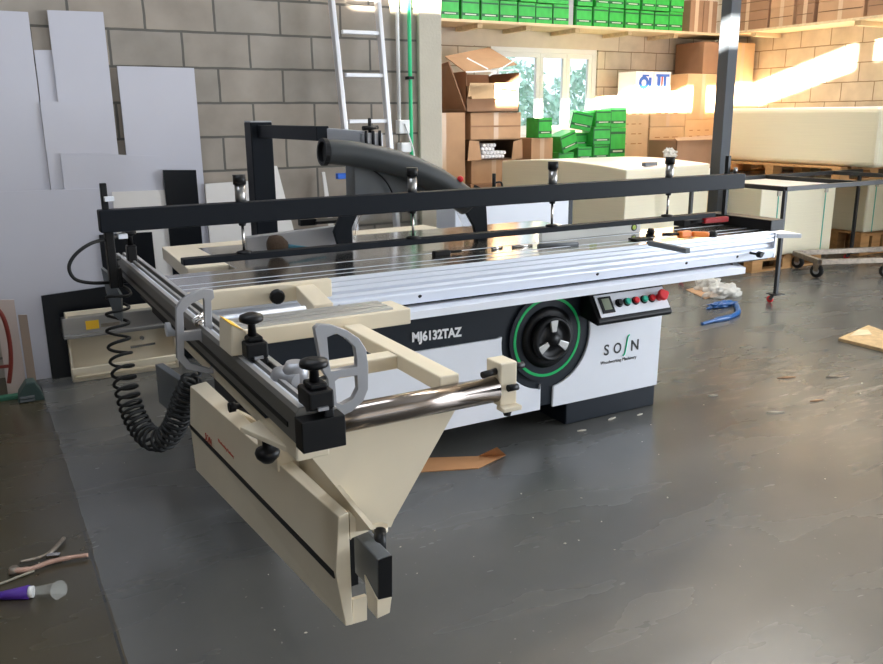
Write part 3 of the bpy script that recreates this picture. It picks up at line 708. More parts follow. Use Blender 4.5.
# pipes
a = onY(396.5, 0, 5.25); 
t = root('electrical_conduit', (a.x, 5.25, 1.3), 'white electrical conduit with switch boxes on the wall end', 'conduit')
MB().cyl((a.x, 5.245, 1.42), (a.x, 5.245, 2.9), .012).build('pipe', pvc, t)
MB().box(a.x-.02, a.x+.06, 5.205, 5.268, 1.335, 1.425).build('socket_box', pvc, t, bevel=.005)
MB().box(a.x-.01, a.x+.07, 5.20, 5.268, 1.21, 1.275).build('plug_block', pvc, t, bevel=.008)
MB().tube(smooth_path([(a.x+.02, 5.2, 1.40), (a.x+.05, 5.19, 1.3), (a.x+.085, 5.2, 1.2), (a.x+.09, 5.2, 1.0), (a.x+.09, 5.2, .4)]), .005).build('cable', pvc, t)
a = onY(408.5, 0, 5.24)
t = root('green_pipe', (a.x, 5.22, 1.0), 'bright green vertical pipe clipped beside the plastered wall end', 'pipe')
MB().cyl((a.x, 5.235, .02), (a.x, 5.235, 2.9), .013).build('pipe', greenpipe, t)
for z in (1.70, .8): MB().box(a.x-.02, a.x+.02, 5.215, 5.27, z-.01, z+.01).build('clip', blackp, t)

# ================================================================== SAW
S = root('panel_saw', (1.9, 3.2, 0), 'large cream and navy sliding panel saw with clamping beam', 'saw')
YC = 3.0
# base
MB().box(2.36, 2.928, YC+.004, YC+.6, 0, .14).build('plinth', navy, S, bevel=.006)
MB().box(1.1, 1.5, YC+.06, YC+.6, 0, .14).build('plinth', navy, S, bevel=.006)
cab = MB().box(.90, 2.935, YC+.012, YC+.85, .12, .68).build('cabinet', navy, S, bevel=.004)
# white front panels with cut round the ring
cx, cz, R = 2.235, .458, .189
def arcpts(a0, a1, n, r=R+.062, y=YC):
    return [(cx+r*math.cos(a0+(a1-a0)*k/n), y, cz+r*math.sin(a0+(a1-a0)*k/n)) for k in range(n+1)]
lp = [(.90, YC, .108), (2.205, YC, .108), (2.205, YC, .235)] + arcpts(math.radians(262), math.radians(172), 14) + [(1.96, YC, .487), (.90, YC, .487)]
MB().prism(lp, (0, .014, 0)).build('front_panel', white_p, S, bevel=.004)
a1 = math.radians(8)
rp_ = [(2.275, YC, .108), (2.937, YC, .108), (2.947, YC, .60), (2.50, YC, .60)] + [p for p in arcpts(a1, math.radians(-80), 14)]
MB().prism(rp_, (0, .014, 0)).build('front_panel', white_p, S, bevel=.004)
# ring and hand wheel
out = [(cx+R*math.cos(2*PI*k/48), YC-.004, cz+R*math.sin(2*PI*k/48)) for k in range(48)]
inn = [(cx+(R-.013)*math.cos(2*PI*k/48), YC-.004, cz+(R-.013)*math.sin(2*PI*k/48)) for k in range(48)]
# navy disc behind
MB().cyl((cx, YC+.014, cz), (cx, YC-.002, cz), R+.02, n=48).build('disc', navy, S)
MB().ring(out, inn, (0, .008, 0)).build('green_ring', green_e, S)
MB().lathe((cx, YC-.002, cz), (0, -1, 0), [(.140, 0), (.145, .004), (.118, .012), (.05, .006)], 40).build('recess_rim', blackp, S)
hw = MB().lathe((cx, YC-.01, cz), (0, -1, 0), [(.098, 0), (.105, .012), (.105, .035), (.09, .046), (.085, .03), (.03, .03), (.028, .05), (.0, .052)], 40).build('hand_wheel', blackp, S)
for k in range(3):
    a = math.radians(90+120*k); d = V((math.cos(a), 0, math.sin(a))); s_ = V((-math.sin(a), 0, math.cos(a))); c0 = V((cx, YC-.055, cz))
    MB().prism([c0+d*.035-s_*.012, c0+d*.035+s_*.012, c0+d*.088+s_*.021, c0+d*.092, c0+d*.088-s_*.021], (0, .012, 0)).build('spoke', rail_m, hw, bevel=.002)
# lettering
p0 = onY(412.5, 343.5, YC-.002)
text('MJ6132TAZ', 'model_lettering', .056, txt_w, S, (1.538, YC+.008, .531), (1, 0, -.03), (0, 0, 1), sx=.87, bold=.0022)
lx, lz = 2.575, .318
text('S', 'logo_lettering', .075, txt_k, S, (lx, YC-.001, lz), (1, 0, 0), (0, 0, 1), sx=1.0, bold=.0012)
text('O', 'logo_lettering', .075, txt_k, S, (lx+.060, YC-.001, lz), (1, 0, 0), (0, 0, 1), sx=.85, bold=.0012)
MB().tube(smooth_path([(lx+.122, YC-.001, lz-.018), (lx+.133, YC-.001, lz-.010), (lx+.141, YC-.001, lz+.03), (lx+.149, YC-.001, lz+.072), (lx+.160, YC-.001, lz+.084)]), .004, n=6).build('logo_stroke', txt_g, S)
text('N', 'logo_lettering', .075, txt_k, S, (lx+.170, YC-.001, lz), (1, 0, 0), (0, 0, 1), sx=.95, bold=.0015)
text('Woodworking Machinery', 'logo_caption', .024, txt_k, S, (lx-.018, YC-.001, lz-.045), (1, 0, 0), (0, 0, 1), sx=.92)
# control panel
cp = MB(); Yp = YC-.13
P = [(2.42, YC, .535), (2.42, Yp+.0, .512), (2.42, Yp-.01, .53), (2.42, Yp+.075, .655), (2.42, YC, .66)]
cpn = cp.prism(P, (.455, 0, 0)).build('control_box', blackp, S, bevel=.006)
A0 = V((2.425, Yp-.013, .534)); upv = V((0, .085, .125)).normalized(); nv = V((1, 0, 0)).cross(upv)   # outward normal (-y,+z)
def cpt(u, v, h=0): return A0 + V((u, 0, 0)) + upv*v - nv*(-h)
nv = -V((0, -.125, .085)).normalized() * -1
nv = V((0, -.125, .085)).normalized()
def cpt(u, v, h=0): return A0 + V((u*.87, 0, 0)) + upv*v + nv*h
MB().prism([cpt(.015, .018, .001), cpt(.500, .018, .001), cpt(.500, .128, .001), cpt(.015, .128, .001)], nv*.003).build('fascia', white_p, cpn)
MB().prism([cpt(.035, .035, .004), cpt(.115, .035, .004), cpt(.115, .115, .004), cpt(.035, .115, .004)], nv*.006).build('display_frame', blackp, cpn)
MB().prism([cpt(.050, .050, .010), cpt(.100, .050, .010), cpt(.100, .105, .010), cpt(.050, .105, .010)], nv*.001).build('display', lcdm, cpn)
for u, m_, nm in ((.16, blackp, 'black knob'), (.215, greenp, 'green push button'), (.275, redp, 'red push button'), (.335, greenp, 'green push button'), (.39, redp, 'red push button')):
    o = MB().lathe(cpt(u, .075, .003), nv, [(.020, 0), (.020, .006), (.016, .008)], 20, blackp).lathe(cpt(u, .075, .01), nv, [(.015, 0), (.015, .012), (.012, .014)], 20, m_).build('button', None, cpn); o['label'] = nm
o = MB().lathe(cpt(.445, .075, .003), nv, [(.018, 0), (.018, .02), (.027, .028), (.027, .040), (.022, .045)], 24).build('emergency_stop', redp, cpn); o['label'] = 'red mushroom emergency stop'
MB().lathe(cpt(.49, .085, .003), nv, [(.014, 0), (.014, .02), (.012, .024)], 16).build('button', redp, cpn)
# skirt slab
MB().box(.98, 3.31, 2.82, 2.99, .678, .708).box(.9, 3.31, 2.99, 3.3, .678, .706).prism([(3.31, 2.82, .678), (3.40, 2.98, .678), (3.40, 2.98, .708), (3.31, 2.82, .708)], (0, .001, 0)).build('slab', white_p, S, bevel=.004)
# carriage
cx0, cx1 = .565, 3.60
prof = [(2.90, .722), (2.892, .762), (2.893, .768), (2.916, .778), (2.920, .790), (2.908, .802), (2.900, .806), (2.900, .822), (2.908, .824), (2.908, .828), (2.900, .830), (2.90, .842), (2.908, .844), (2.908, .847), (2.90, .849), (2.90, .862),
        (2.955, .862), (2.957, .856), (2.967, .856), (2.969, .862), (3.03, .862), (3.032, .852), (3.046, .852), (3.048, .862), (3.19, .862), (3.192, .852), (3.206, .852), (3.208, .862), (3.28, .862), (3.28, .722)]
car = MB().prism([(cx0, y, z) for y, z in prof], (cx1-cx0, 0, 0)).build('carriage', alu_l, S)
for ya_, yb_ in ((2.9015, 2.954), (2.970, 3.029), (3.049, 3.189), (3.209, 3.279)):
    MB().box(cx0+.001, cx1-.001, ya_, yb_, .862, .8632).build('top_strip', iron, car)
MB().box(cx1, cx1+.012, 2.895, 3.285, .72, .85).build('end_plate', alu_l, car, bevel=.002)
MB().box(cx0-.012, cx0, 2.90, 3.28, .725, .860).build('end_plate', beamd, car, bevel=.002)
MB().box(1.0, cx1, 2.93, 3.26, .709, .722).build('roller_track', blackp, car)
for x in (1.17, 1.52, 2.43, 2.98, 3.33, 3.52):
    q = 2.896
    MB().lathe((x, q+.004, .752), (0, -1, 0), [(.010, 0), (.009, .006), (.004, .007)], 14).build('bolt', blackp, car)
MB().lathe((3.42, 2.895, .762), (0, -1, 0), [(.007, 0), (.007, .05), (.017, .052), (.017, .07), (.012, .075)], 16).build('stop_knob', blackp, car)
# end stop plate & clamp bracket on right end
MB().box(3.54, 3.64, 2.88, 3.32, .8635, .92).box(3.30, 3.54, 3.24, 3.32, .8635, .90).build('end_bracket', blackp, S, bevel=.004)
MB().prism([(3.613, 2.89, .822), (3.72, 2.83, .822), (3.76, 3.0, .822), (3.613, 3.10, .822)], (0, 0, .022)).build('drop_leaf', alu_l, S, bevel=.002)
# long stop arm sticking out
MB().bar(onZ(650, 243, .868), onZ(688, 251, .868), .026, .022).build('stop_arm', mid_grey, S, bevel=.002)
MB().box(2.74, 2.84, 2.99, 3.05, .8635, .872).build('stop_arm_foot', blackp, S, bevel=.003)
# clamping beam
bm0, bm1 = .376, 3.545
bz0, bz1 = 1.068, 1.145
be = MB().box(bm0, bm1, 3.07, 3.13, bz0, bz1).build('clamping_beam', beamd, S, bevel=.004)
pb = MB().box(.645, 3.352, 3.075, 3.125, .928, .952).build('pressure_bar', beamd, S, bevel=.003)
for x in (.878, 1.60, 2.32, 3.035):
    c = MB().cyl((x, 3.1, bz1-.02), (x, 3.1, bz1+.065), .020, m=alu).cyl((x, 3.1, bz1+.065), (x, 3.1, bz1+.10), .024, m=blackp).build('air_cylinder', None, be)
    MB().cyl((x, 3.1, .955), (x, 3.1, bz0), .0055).build('piston_rod', steel, be)
    MB().lathe((x, 3.1, .951), (0, 0, 1), [(.03, 0), (.028, .008), (.010, .012)], 16).build('rod_foot', blackp, be)
    MB().lathe((x, 3.1, bz0), (0, 0, -1), [(.016, 0), (.012, .012)], 16).build('gland', blackp, be)
MB().box(3.475, 3.497, 3.131, 3.153, .925, 1.235).build('beam_post', blackp, S, bevel=.003)
MB().cyl((3.515, 3.115, 1.145), (3.515, 3.115, 1.175), .010).build('post_rod', alu, S)
MB().box(.393, .415, 3.105, 3.127, 1.14, 1.235).build('beam_post', blackp, S, bevel=.003)
MB().box(.395, .425, 3.13, 3.17, .86, 1.07).build('beam_post', blackp, S, bevel=.003)
MB().box(.40, .43, 3.07, 3.10, 1.175, 1.19).build('white_clip', white_p, S)
MB().box(.43, .46, 3.06, 3.09, 1.045, 1.06).build('white_clip', white_p, S)
def knob(base, parent, h=.09, r=.03, axis=(0, 0, 1), stem=.011):
    a = V(axis).normalized(); b0 = V(base)
    b = MB().lathe(b0, a, [(stem, 0), (stem*.85, h*.55), (stem*1.1, h*.62)], 16)
    b.lathe(b0+a*h*.6, a, [(r*.5, 0), (r, h*.10), (r*1.03, h*.2), (r*.95, h*.3), (r*.4, h*.38)], 24)
    return b.build('knob', blackp, parent)
# left end clamp tower: knobs, dark blocks
tw = MB().box(.478, .512, 3.23, 3.27, .93, .995).build('clamp_tower', blackp, S, bevel=.004)
tw2 = MB().box(.405, .44, 3.14, 3.18, .86, .93).build('clamp_tower', blackp, S, bevel=.004)
knob((.495, 3.25, .99), tw, h=.065, r=.024)
knob((.422, 3.16, .925), tw2, h=.05, r=.022)
# air hose loop
Yh = 3.12
MB().tube(smooth_path([onY(124, 233, 3.2), onY(112, 238, 3.16), onY(92, 243, 3.12), onY(76, 254, 3.12), onY(69, 267, 3.12), onY(75, 279, 3.12), onY(92, 283, 3.12), onY(112, 282, 3.18), onY(120, 279, 3.2)]), .0062).build('air_hose', rubber, S)
MB().prism([onY(101, 268, 3.35), onY(106, 272, 3.35), onY(121, 296, 3.35), onY(122, 322, 3.35), onY(114, 316, 3.35), onY(106, 292, 3.35)], (0.01, .03, 0)).build('hose_bracket', mid_grey, S)
# spiral hose
path = [(124, 262, 3.36), (121, 285, 3.36), (118, 300, 3.36), (118, 330, 3.34), (121, 358, 3.30), (127, 392, 3.22), (134, 415, 3.16), (145, 433, 3.10), (157, 440, 3.04), (168, 436, 3.0), (177, 420, 2.96), (184, 400, 2.93), (192, 383, 2.90), (198, 372, 2.88)]
C0 = smooth_path([onY(*p) for p in path], 24)
lens = [0]
for k in range(1, len(C0)): lens.append(lens[-1]+(C0[k]-C0[k-1]).length)
tot = lens[-1]
def at_len(s):
    import bisect
    k = min(max(bisect.bisect(lens, s)-1, 0), len(C0)-2)
    f_ = (s-lens[k])/max(lens[k+1]-lens[k], 1e-9); return C0[k].lerp(C0[k+1], f_), (C0[min(k+3, len(C0)-1)]-C0[max(k-3, 0)]).normalized()
hel = []; ph = 0; NS = 620
for k in range(NS):
    s_ = tot*k/(NS-1); c_, d_ = at_len(s_); fr = k/(NS-1)
    pitch = .062 if fr < .28 else .062-.038*min((fr-.28)/.25, 1)
    ph += 2*PI*(tot/NS)/pitch
    n1 = V((.5, -.85, 0)); n1 = (n1-d_*n1.dot(d_)).normalized(); n2 = d_.cross(n1).normalized()
    rad = .041 if .04 < fr < .97 else .012
    hel.append(c_+(n1*math.cos(ph)+n2*math.sin(ph))*rad)
MB().tube(hel, .0062, n=6).build('spiral_air_hose', rubber, S)

# crosscut table
# side bracket plate bolted to carriage
MB().box(.56, 1.13, 2.855, 2.893, .80, .866).build('side_bracket', cream, S, bevel=.004)
kb = MB().cyl((.905, 2.855, .832), (.905, 2.82, .832), .010).lathe((.905, 2.83, .832), (0, -1, 0), [(.02, 0), (.027, .008), (.027, .022), (.02, .028)], 14).build('star_knob', blackp, S)
MB().hexa([(.93, 2.52, .80), (1.0, 2.52, .80), (1.06, 2.86, .80), (.99, 2.86, .80), (.93, 2.52, .855), (1.0, 2.52, .855), (1.06, 2.86, .855), (.99, 2.86, .855)]).build('link_beam', cream, S, bevel=.004)
# front cross beam with aluminium track
fb = MB().box(.50, 1.155, 2.262, 2.40, .818, .868).build('cross_beam', cream, S, bevel=.004)
tr = MB()
tr.box(.50, 1.10, 2.275, 2.305, .868, .875).box(.50, 1.10, 2.315, 2.345, .868, .875).box(.50, 1.10, 2.355, 2.392, .868, .875).box(.50, 1.10, 2.275, 2.392, .868, .870)
tr.build('track', rail_m, fb, bevel=.001)
MB().cyl((.46, 2.52, .835), (.90, 2.52, .835), .022).build('support_tube', alu_l, S)
# frame below
def beamxy(a, b, w, z0, z1, name, m=cream):
    a = V((a[0], a[1], 0)); b = V((b[0], b[1], 0)); d = (b-a).normalized(); s_ = V((-d.y, d.x, 0))*w/2
    P = [a-s_, b-s_, b+s_, a+s_]
    return MB().hexa([(p.x, p.y, z0) for p in P]+[(p.x, p.y, z1) for p in P]).build(name, m, S, bevel=.004)
beamxy((.955, 2.27), (.955, 1.67), .055, .80, .842, 'frame_beam')
beamxy((.50, 1.93), (.93, 1.93), .055, .80, .838, 'frame_beam')
beamxy((.52, 2.60), (.52, 1.45), .07, .80, .845, 'frame_beam')
# roller tube & bracket
rt_ = MB().cyl((.56, 1.655, .79), (1.075, 1.655, .79), .032, n=28).build('roller', chrome, S)
rb_ = MB().box(1.075, 1.125, 1.63, 1.695, .750, .862).build('roller_bracket', cream, S, bevel=.004)
MB().box(1.070, 1.125, 1.605, 1.64, .742, .754).build('foot_plate', cream, rb_, bevel=.003)
for p0_, p1_ in (((1.125, 1.655, .84), (1.16, 1.655, .84)), ((1.03, 1.64, .838), (1.075, 1.65, .838)), ((1.09, 1.618, .80), (1.118, 1.618, .80))):
    MB().cyl(p0_, p1_, .0085).build('locking_pin', blackp, rb_)
MB().lathe((1.09, 1.62, .742), (0, 0, -1), [(.012, 0), (.009, .012)], 12).build('stud', blackp, rb_)
# telescopic arm head: big funnel plate
HY = 1.70
hp = [onY(307, 452, HY), onY(330, 420, HY), onY(395, 398, HY), onY(466, 386, HY), onY(462, 398, HY), onY(394, 520, HY), onY(391, 527, HY), onY(372, 530, HY)]
MB().prism(hp, (0, .012, 0)).build('funnel_plate', cream, S)
MB().prism([onX(a, b, .660) for a, b in ((225, 405), (262, 424), (307, 451), (371, 530), (352, 532), (336, 518), (292, 474))], (.012, 0, 0)).build('side_flange', cream, S)
# swing arm
ax = .597
def armpt(px, py, x): return onX(px, py, x)
AZ0f, AZ1f, AZ0r, AZ1r = .30, .517, .225, .50
yr, yf = 2.88, 1.58
yr = 2.85
FS = [(.642, .313), (.624, .315), (.605, .455), (.618, .592), (.642, .597)]
RS = [(.76, .226), (.578, .226), (.571, .403), (.583, .543), (.64, .550)]
am = MB(); fa = [am.bm.verts.new((x, yf, z)) for x, z in FS]; ra = [am.bm.verts.new((x, yr, z)) for x, z in RS]
am.bm.faces.new(fa[::-1]); am.bm.faces.new(ra)
for k in range(5): am.bm.faces.new((fa[k], fa[(k+1) % 5], ra[(k+1) % 5], ra[k]))
arm = am.build('swing_arm', cream, S, bevel=.002)
MB().hexa([(.604, yf+.01, .438), (.608, yf+.01, .438), (.575, yr, .385), (.5715, yr, .385), (.6035, yf+.01, .456), (.607, yf+.01, .456), (.574, yr, .404), (.5695, yr, .404)]).build('stripe', blackp, arm)
q = onX(206, 439, .573)
text('SO/N', 'arm_logo', .036, txt_r, arm, (q.x-.003, q.y, q.z), (.0276, -1, -.0), (.06, 0, 1), sx=.9)
q = onX(219, 441, .576)
text('Woodworking Machinery', 'arm_caption', .014, txt_r, arm, (q.x-.003, q.y, q.z), (.0276, -1, 0), (.06, 0, 1), sx=1.1)
# arm front end
MB().prism([onY(349.5, 512, 1.585), onY(369, 531, 1.585), onY(352, 538, 1.585), onY(350.5, 540, 1.585)], (0, .03, 0)).build('end_flange', cream, S)
MB().box(.648, .705, yf+.11, yf+.15, .34, .50).build('arm_shade_plate', blackp, S)  # black plate stands for the shade inside the open arm end
MB().prism([onY(353, 600, 1.59), onY(367, 596, 1.59), onY(367, 620, 1.59), onY(353, 624, 1.59)], (0, .012, 0)).build('lower_plate', cream, S)
YB = 1.50
A1, A2, A3 = onY(377, 559, YB), onY(392, 554, YB), onY(377, 600, YB)
bk = MB().box(A1.x, A2.x, YB, YB+.13, A3.z, A1.z).build('sensor_box', mid_grey, S, bevel=.003)
MB().prism([onY(378, 560, YB), onY(391.5, 555, YB), onY(391.5, 596, YB), onY(378, 599, YB)], (0, -.003, 0)).build('black_cover', blackp, bk)
MB().hexa([onY(377, 619, YB), onY(390, 613, YB), onY(390, 613, YB)+V((0, .05, 0)), onY(377, 619, YB)+V((0, .05, 0)), onY(377, 600, YB), onY(392, 597, YB), onY(392, 597, YB)+V((0, .05, 0)), onY(377, 600, YB)+V((0, .07, .03))]).build('bracket_foot', cream, S, bevel=.002)
MB().cyl(onY(380, 550, 1.56), onY(380, 530, 1.60), .014, m=blackp).cyl(onY(380, 531, 1.62), onY(380, 526, 1.62), .019, m=cream).build('pivot_screw', None, S)
MB().lathe(onY(361, 524, 1.584), (0, -1, 0), [(.006, 0), (.005, .004)], 10).build('bolt', blackp, S)
# triangular plate under fence end
MB().prism([onZ(240, 432, .80), onZ(262, 424, .80), onZ(300, 440, .80), onZ(322, 452, .80), onZ(297, 457, .80)], (0, 0, .012)).build('gusset_plate', cream, S, bevel=.002)
q = onZ(274, 446, .79)
MB().lathe(q+V((0, .05, 0)), (0, 0, -1), [(.010, 0), (.010, .02), (.024, .024), (.027, .032), (.024, .042), (.012, .054)], 22).build('knob', blackp, S)
q = onY(232, 409, 2.0); 
MB().lathe(q+V((.05, 0, .005)), (-1, 0, 0), [(.008, 0), (.008, .04), (.013, .042), (.013, .058)], 14).build('knob', blackp, S)
q = onY(233, 392, 2.1)
MB().lathe(q+V((.03, 0, 0)), (-1, 0, 0), [(.012, 0), (.016, .01), (.016, .02)], 14).build('knob', blackp, S)
# box knee between arm and table
MB().box(.60, .66, 1.95, 2.12, .56, .80).build('knee_plate', cream, S, bevel=.003)

# crosscut fence
fx0, fx1 = .463, .541
fz0, fz1 = .868, .938
pf = [(fx0, fz0), (fx0, .93), (.468, fz1), (.480, fz1), (.482, .930), (.492, .930), (.494, fz1), (.504, fz1), (.504, .912), (.528, .912), (.530, .926), (fx1, .926), (fx1, fz0)]
fe = MB().prism([(x, 1.37, z) for x, z in pf], (0, 2.09, 0)).build('crosscut_fence', fence_m, S)
MB().box(fx0-.002, fx0, 1.42, 3.3, .888, .898).build('groove_shade', blackp, fe)  # black strip gives the side groove its shade by colour
MB().box(fx0-.003, fx1+.003, 1.335, 1.375, fz0-.004, fz1-.014).build('end_cap', blackp, fe, bevel=.002)
MB().box(.506, .527, 1.378, 3.455, .9121, .9126).box(.4925, .4939, 1.378, 3.455, .9302, .9306).build('channel_shade', blackp, fe)  # black strips put the shade of the channels into the colour
for xa_, xb_, z_ in ((.469, .479, fz1), (.495, .503, fz1), (.532, .544, .926)): MB().box(xa_, xb_, 1.378, 3.455, z_, z_+.0008).build('edge_highlight', rail_m, fe)  # edge highlights put in as lighter strips along the fence
tapef = MB().box(.4805, .4935, 1.40, 3.40, .9302, .9308).build('scale_tape', white_p, fe)
MB().box(fx0+.01, fx1-.01, 1.6, 3.0, .845, .868).build('fence_base', beamd, fe)
# clamp blocks with knobs on fence
def clampk(y, hh, parent):
    b = MB().box(.478, .526, y-.032, y+.032, .9392, .975).box(.506, .526, y-.03, y+.03, .9128, .9392).box(.485, .519, y-.022, y+.022, .975, .986).build('clamp_block', blackp, parent, bevel=.004)
    MB().box(.492, .512, y-.038, y-.032, .940, .946).build('latch', alu_c, b)
    knob((.501, y, .975), b, h=hh*.66, r=.026, stem=.010)
clampk(onZ(312, 420, .912).y, .085, fe); clampk(onZ(250, 368, .912).y, .095, fe)
# D-shaped flip stops
def dshape(o_, ux, w, h, mirror=False):
    # returns outer path in plane spanned by ux (horizontal) and z
    pass
def flip(pts_out, holes, Y, th, name='flip_stop'):
    # build plate with two holes using a 2D boolean by polygon fill
    cu = bpy.data.curves.new(name, 'CURVE'); cu.dimensions = '2D'; cu.fill_mode = 'BOTH'; cu.extrude = th/2; cu.bevel_depth = .0012
    for ring_ in [pts_out]+holes:
        sp = cu.splines.new('POLY'); sp.points.add(len(ring_)-1)
        for k, (a, b) in enumerate(ring_): sp.points[k].co = (a, b, 0, 1)
        sp.use_cyclic_u = True
    t_ = bpy.data.objects.new(name+'_c', cu); COL.objects.link(t_)
    me = bpy.data.meshes.new_from_object(t_.evaluated_get(bpy.context.evaluated_depsgraph_get())); bpy.data.objects.remove(t_)
    for v in me.vertices: v.co = V((v.co.x, -v.co.z, v.co.y))
    me.materials.clear(); me.materials.append(alu_c); me.name = name
    o = bpy.data.objects.new(name, me); COL.objects.link(o); o.parent = fe; o.location = V((0, Y, 0)) - ORG[fe.name]; ORG[o.name] = V((0, Y, 0))
    return o
def PY(Y, *pp): return [(onY(a, b, Y).x, onY(a, b, Y).z) for a, b in pp]
Y2 = 1.47
o2 = PY(Y2, (314, 328), (318, 324.5), (330, 325), (345, 330), (357, 338), (364, 349), (366, 365), (366, 388), (361, 400), (350, 410), (341, 414), (338, 408), (330, 405), (327, 378), (322, 370), (318, 350))
h2a = PY(Y2, (325, 336), (335, 332), (346, 338), (354, 346), (356, 358), (356, 366), (329, 371), (327, 360))
h2b = PY(Y2, (333, 380), (338, 376), (356, 374), (357, 388), (352, 398), (341, 404), (335, 402))
flip(o2, [h2a, h2b], Y2, .014)
Y1 = 2.08
o1 = PY(Y1, (176, 308), (181, 300), (192, 293), (203, 289), (212, 290), (213, 297), (210, 300), (211, 322), (216, 332), (220, 352), (221, 366), (216, 373), (200, 371), (186, 368), (177, 358), (176.5, 335))
h1a = PY(Y1, (182, 312), (190, 303), (203, 297), (204, 300), (205, 329), (183, 332))
h1b = PY(Y1, (183, 340), (199, 339), (206, 347), (212, 366), (210, 369), (190, 363), (183, 355))
flip(o1, [h1a, h1b], Y1, .014)
YH = onZ(234, 357, .9405).y
h0, h1, h2 = onY(231, 357, YH), onY(231, 325, YH), onY(247, 331, YH)
b = MB().hexa([(h0.x, YH, h0.z), (h2.x, YH, h0.z), (h2.x, YH+.10, h0.z), (h0.x, YH+.10, h0.z), (h1.x, YH, h1.z), (h2.x, YH, h2.z), (h2.x, YH+.10, h2.z), (h1.x, YH+.10, h1.z)]).build('stop_housing', cream, fe, bevel=.004)
MB().hexa([(h1.x, YH, h1.z+.0005), (h2.x-.008, YH, h2.z+.0025), (h2.x-.008, YH+.095, h2.z+.0025), (h1.x, YH+.095, h1.z+.0005), (h1.x, YH, h1.z+.002), (h2.x-.008, YH, h2.z+.004), (h2.x-.008, YH+.095, h2.z+.004), (h1.x, YH+.095, h1.z+.002)]).build('warning_label', yellow, b)
MB().cyl((.46, 2.10, .94), (.50, 2.14, .95), .006).cyl((.45, 2.09, .955), (.50, 2.14, .965), .006).build('pivot_pin', steel, b)
b = MB().lathe((.53, 1.56, .925), (0, 0, 1), [(.026, 0), (.026, .03), (.018, .045)], 20).lathe((.505, 1.60, .935), (.3, -1, 0), [(.018, 0), (.024, .02), (.016, .07)], 18).build('stop_housing', alu_c, fe)
MB().cyl((.52, 1.48, .95), (.565, 1.475, .955), .005).build('pivot_pin', steel, b)

# main table behind carriage
MB().box(.90, 2.85, 3.30, 3.95, .82, .858).box(1.0, 2.8, 3.35, 3.9, .68, .82).build('saw_table', iron, S, bevel=.003)
MB().box(1.0, 2.85, 3.36, 3.85, .12, .70).build('rear_cabinet', cream, S, bevel=.004)
ext = MB().hexa([(.73, 3.42, .815), (1.60, 3.96, .815), (1.6, 4.6, .815), (.76, 4.07, .815), (.73, 3.42, .86), (1.60, 3.42, .86), (1.60, 4.09, .86), (.76, 4.07, .86)])
ext.bm.free(); ext = MB().prism([(.73, 3.42, .80), (.90, 3.42, .80), (.90, 3.96, .80), (2.2, 3.96, .80), (2.2, 4.12, .80), (.76, 4.07, .80)], (0, 0, .06)); ext.build('side_extension_table', cream, S, bevel=.004)
MB().box(1.3, 1.42, 4.0, 4.1, .0, .80).box(.80, .88, 3.6, 3.7, .74, .80).build('table_leg', beamd, S)
# rip fence rail and dark lever plate behind
MB().hexa([(1.05, 3.66, .86), (1.55, 3.62, .86), (1.55, 3.67, .86), (1.05, 3.71, .86), (1.05, 3.66, .93), (1.55, 3.62, .96), (1.55, 3.67, .96), (1.05, 3.71, .93)]).build('rip_fence', alu_c, S, bevel=.003)
MB().box(1.40, 1.55, 3.70, 3.80, .96, .975).box(1.33, 1.41, 3.72, 3.76, .955, .985).build('fence_lever', blackp, S, bevel=.003)
# overhead guard post, arm, hood
post = MB().box(1.355, 1.475, 4.50, 4.62, 0, 1.425).build('guard_post', beamd, S, bevel=.006)
MB().box(1.357, 1.473, 4.502, 4.618, 1.425, 1.432).build('post_cap', alu_c, post)
arm_ = MB().box(1.39, 1.45, 3.62, 4.50, 1.345, 1.41).build('guard_arm', beamd, S, bevel=.004)
a1_, a2_ = onY(322, 131, 3.62), onY(354, 136, 3.5)
sl = MB().bar((1.42, 3.66, 1.378), (1.60, 3.56, 1.36), .05, .052).build('arm_sleeve', mat('light_grey_enamel', (.32, .33, .36), .4), S, bevel=.004)
q = onY(370, 135, 3.55)
jb = MB().box(q.x-.05, q.x+.05, 3.52, 3.60, q.z-.075, q.z+.01).build('height_adjuster', alu_c, S, bevel=.005)
for dx in (-.035, .0, .033): MB().cyl((q.x+dx, 3.515, q.z-.07), (q.x+dx, 3.515, q.z+.02), .007).build('rod', blackp, jb)
MB().cyl((q.x, 3.55, q.z+.0), (q.x, 3.55, q.z+.075), .008).cyl((q.x-.035, 3.55, q.z+.03), (q.x+.04, 3.55, q.z+.034), .01).lathe((q.x, 3.55, q.z+.022), (0, 0, 1), [(.012, 0), (.034, .004), (.034, .012), (.012, .018)], 16).build('tee_handle', blackp, jb)
# duct hose over guard: big curved tube
HYd = 3.42
pts_ = smooth_path([onY(326, 152, HYd), onY(345, 153, HYd), (onY(375, 158, HYd)), onY(405, 166, HYd), onY(432, 178, HYd), onY(452, 191, HYd), onY(468, 203, HYd)], 8)
n_ = len(pts_)
hz = MB().tube(pts_, .06, n=24, rs=[.052+.012*k/n_ for k in range(n_)]).build('dust_duct', hosem, S)
e0 = onY(326, 152, HYd); d_ = (pts_[1]-pts_[0]).normalized()
MB().ring([e0+V((0, 0, 0))+(V((0, 1, 0))*math.cos(2*PI*k/28)+d_.cross(V((0, 1, 0)))*math.sin(2*PI*k/28))*.058 for k in range(28)],
          [e0+(V((0, 1, 0))*math.cos(2*PI*k/28)+d_.cross(V((0, 1, 0)))*math.sin(2*PI*k/28))*.045 for k in range(28)], d_*-.02).build('duct_rim', blackp, hz)
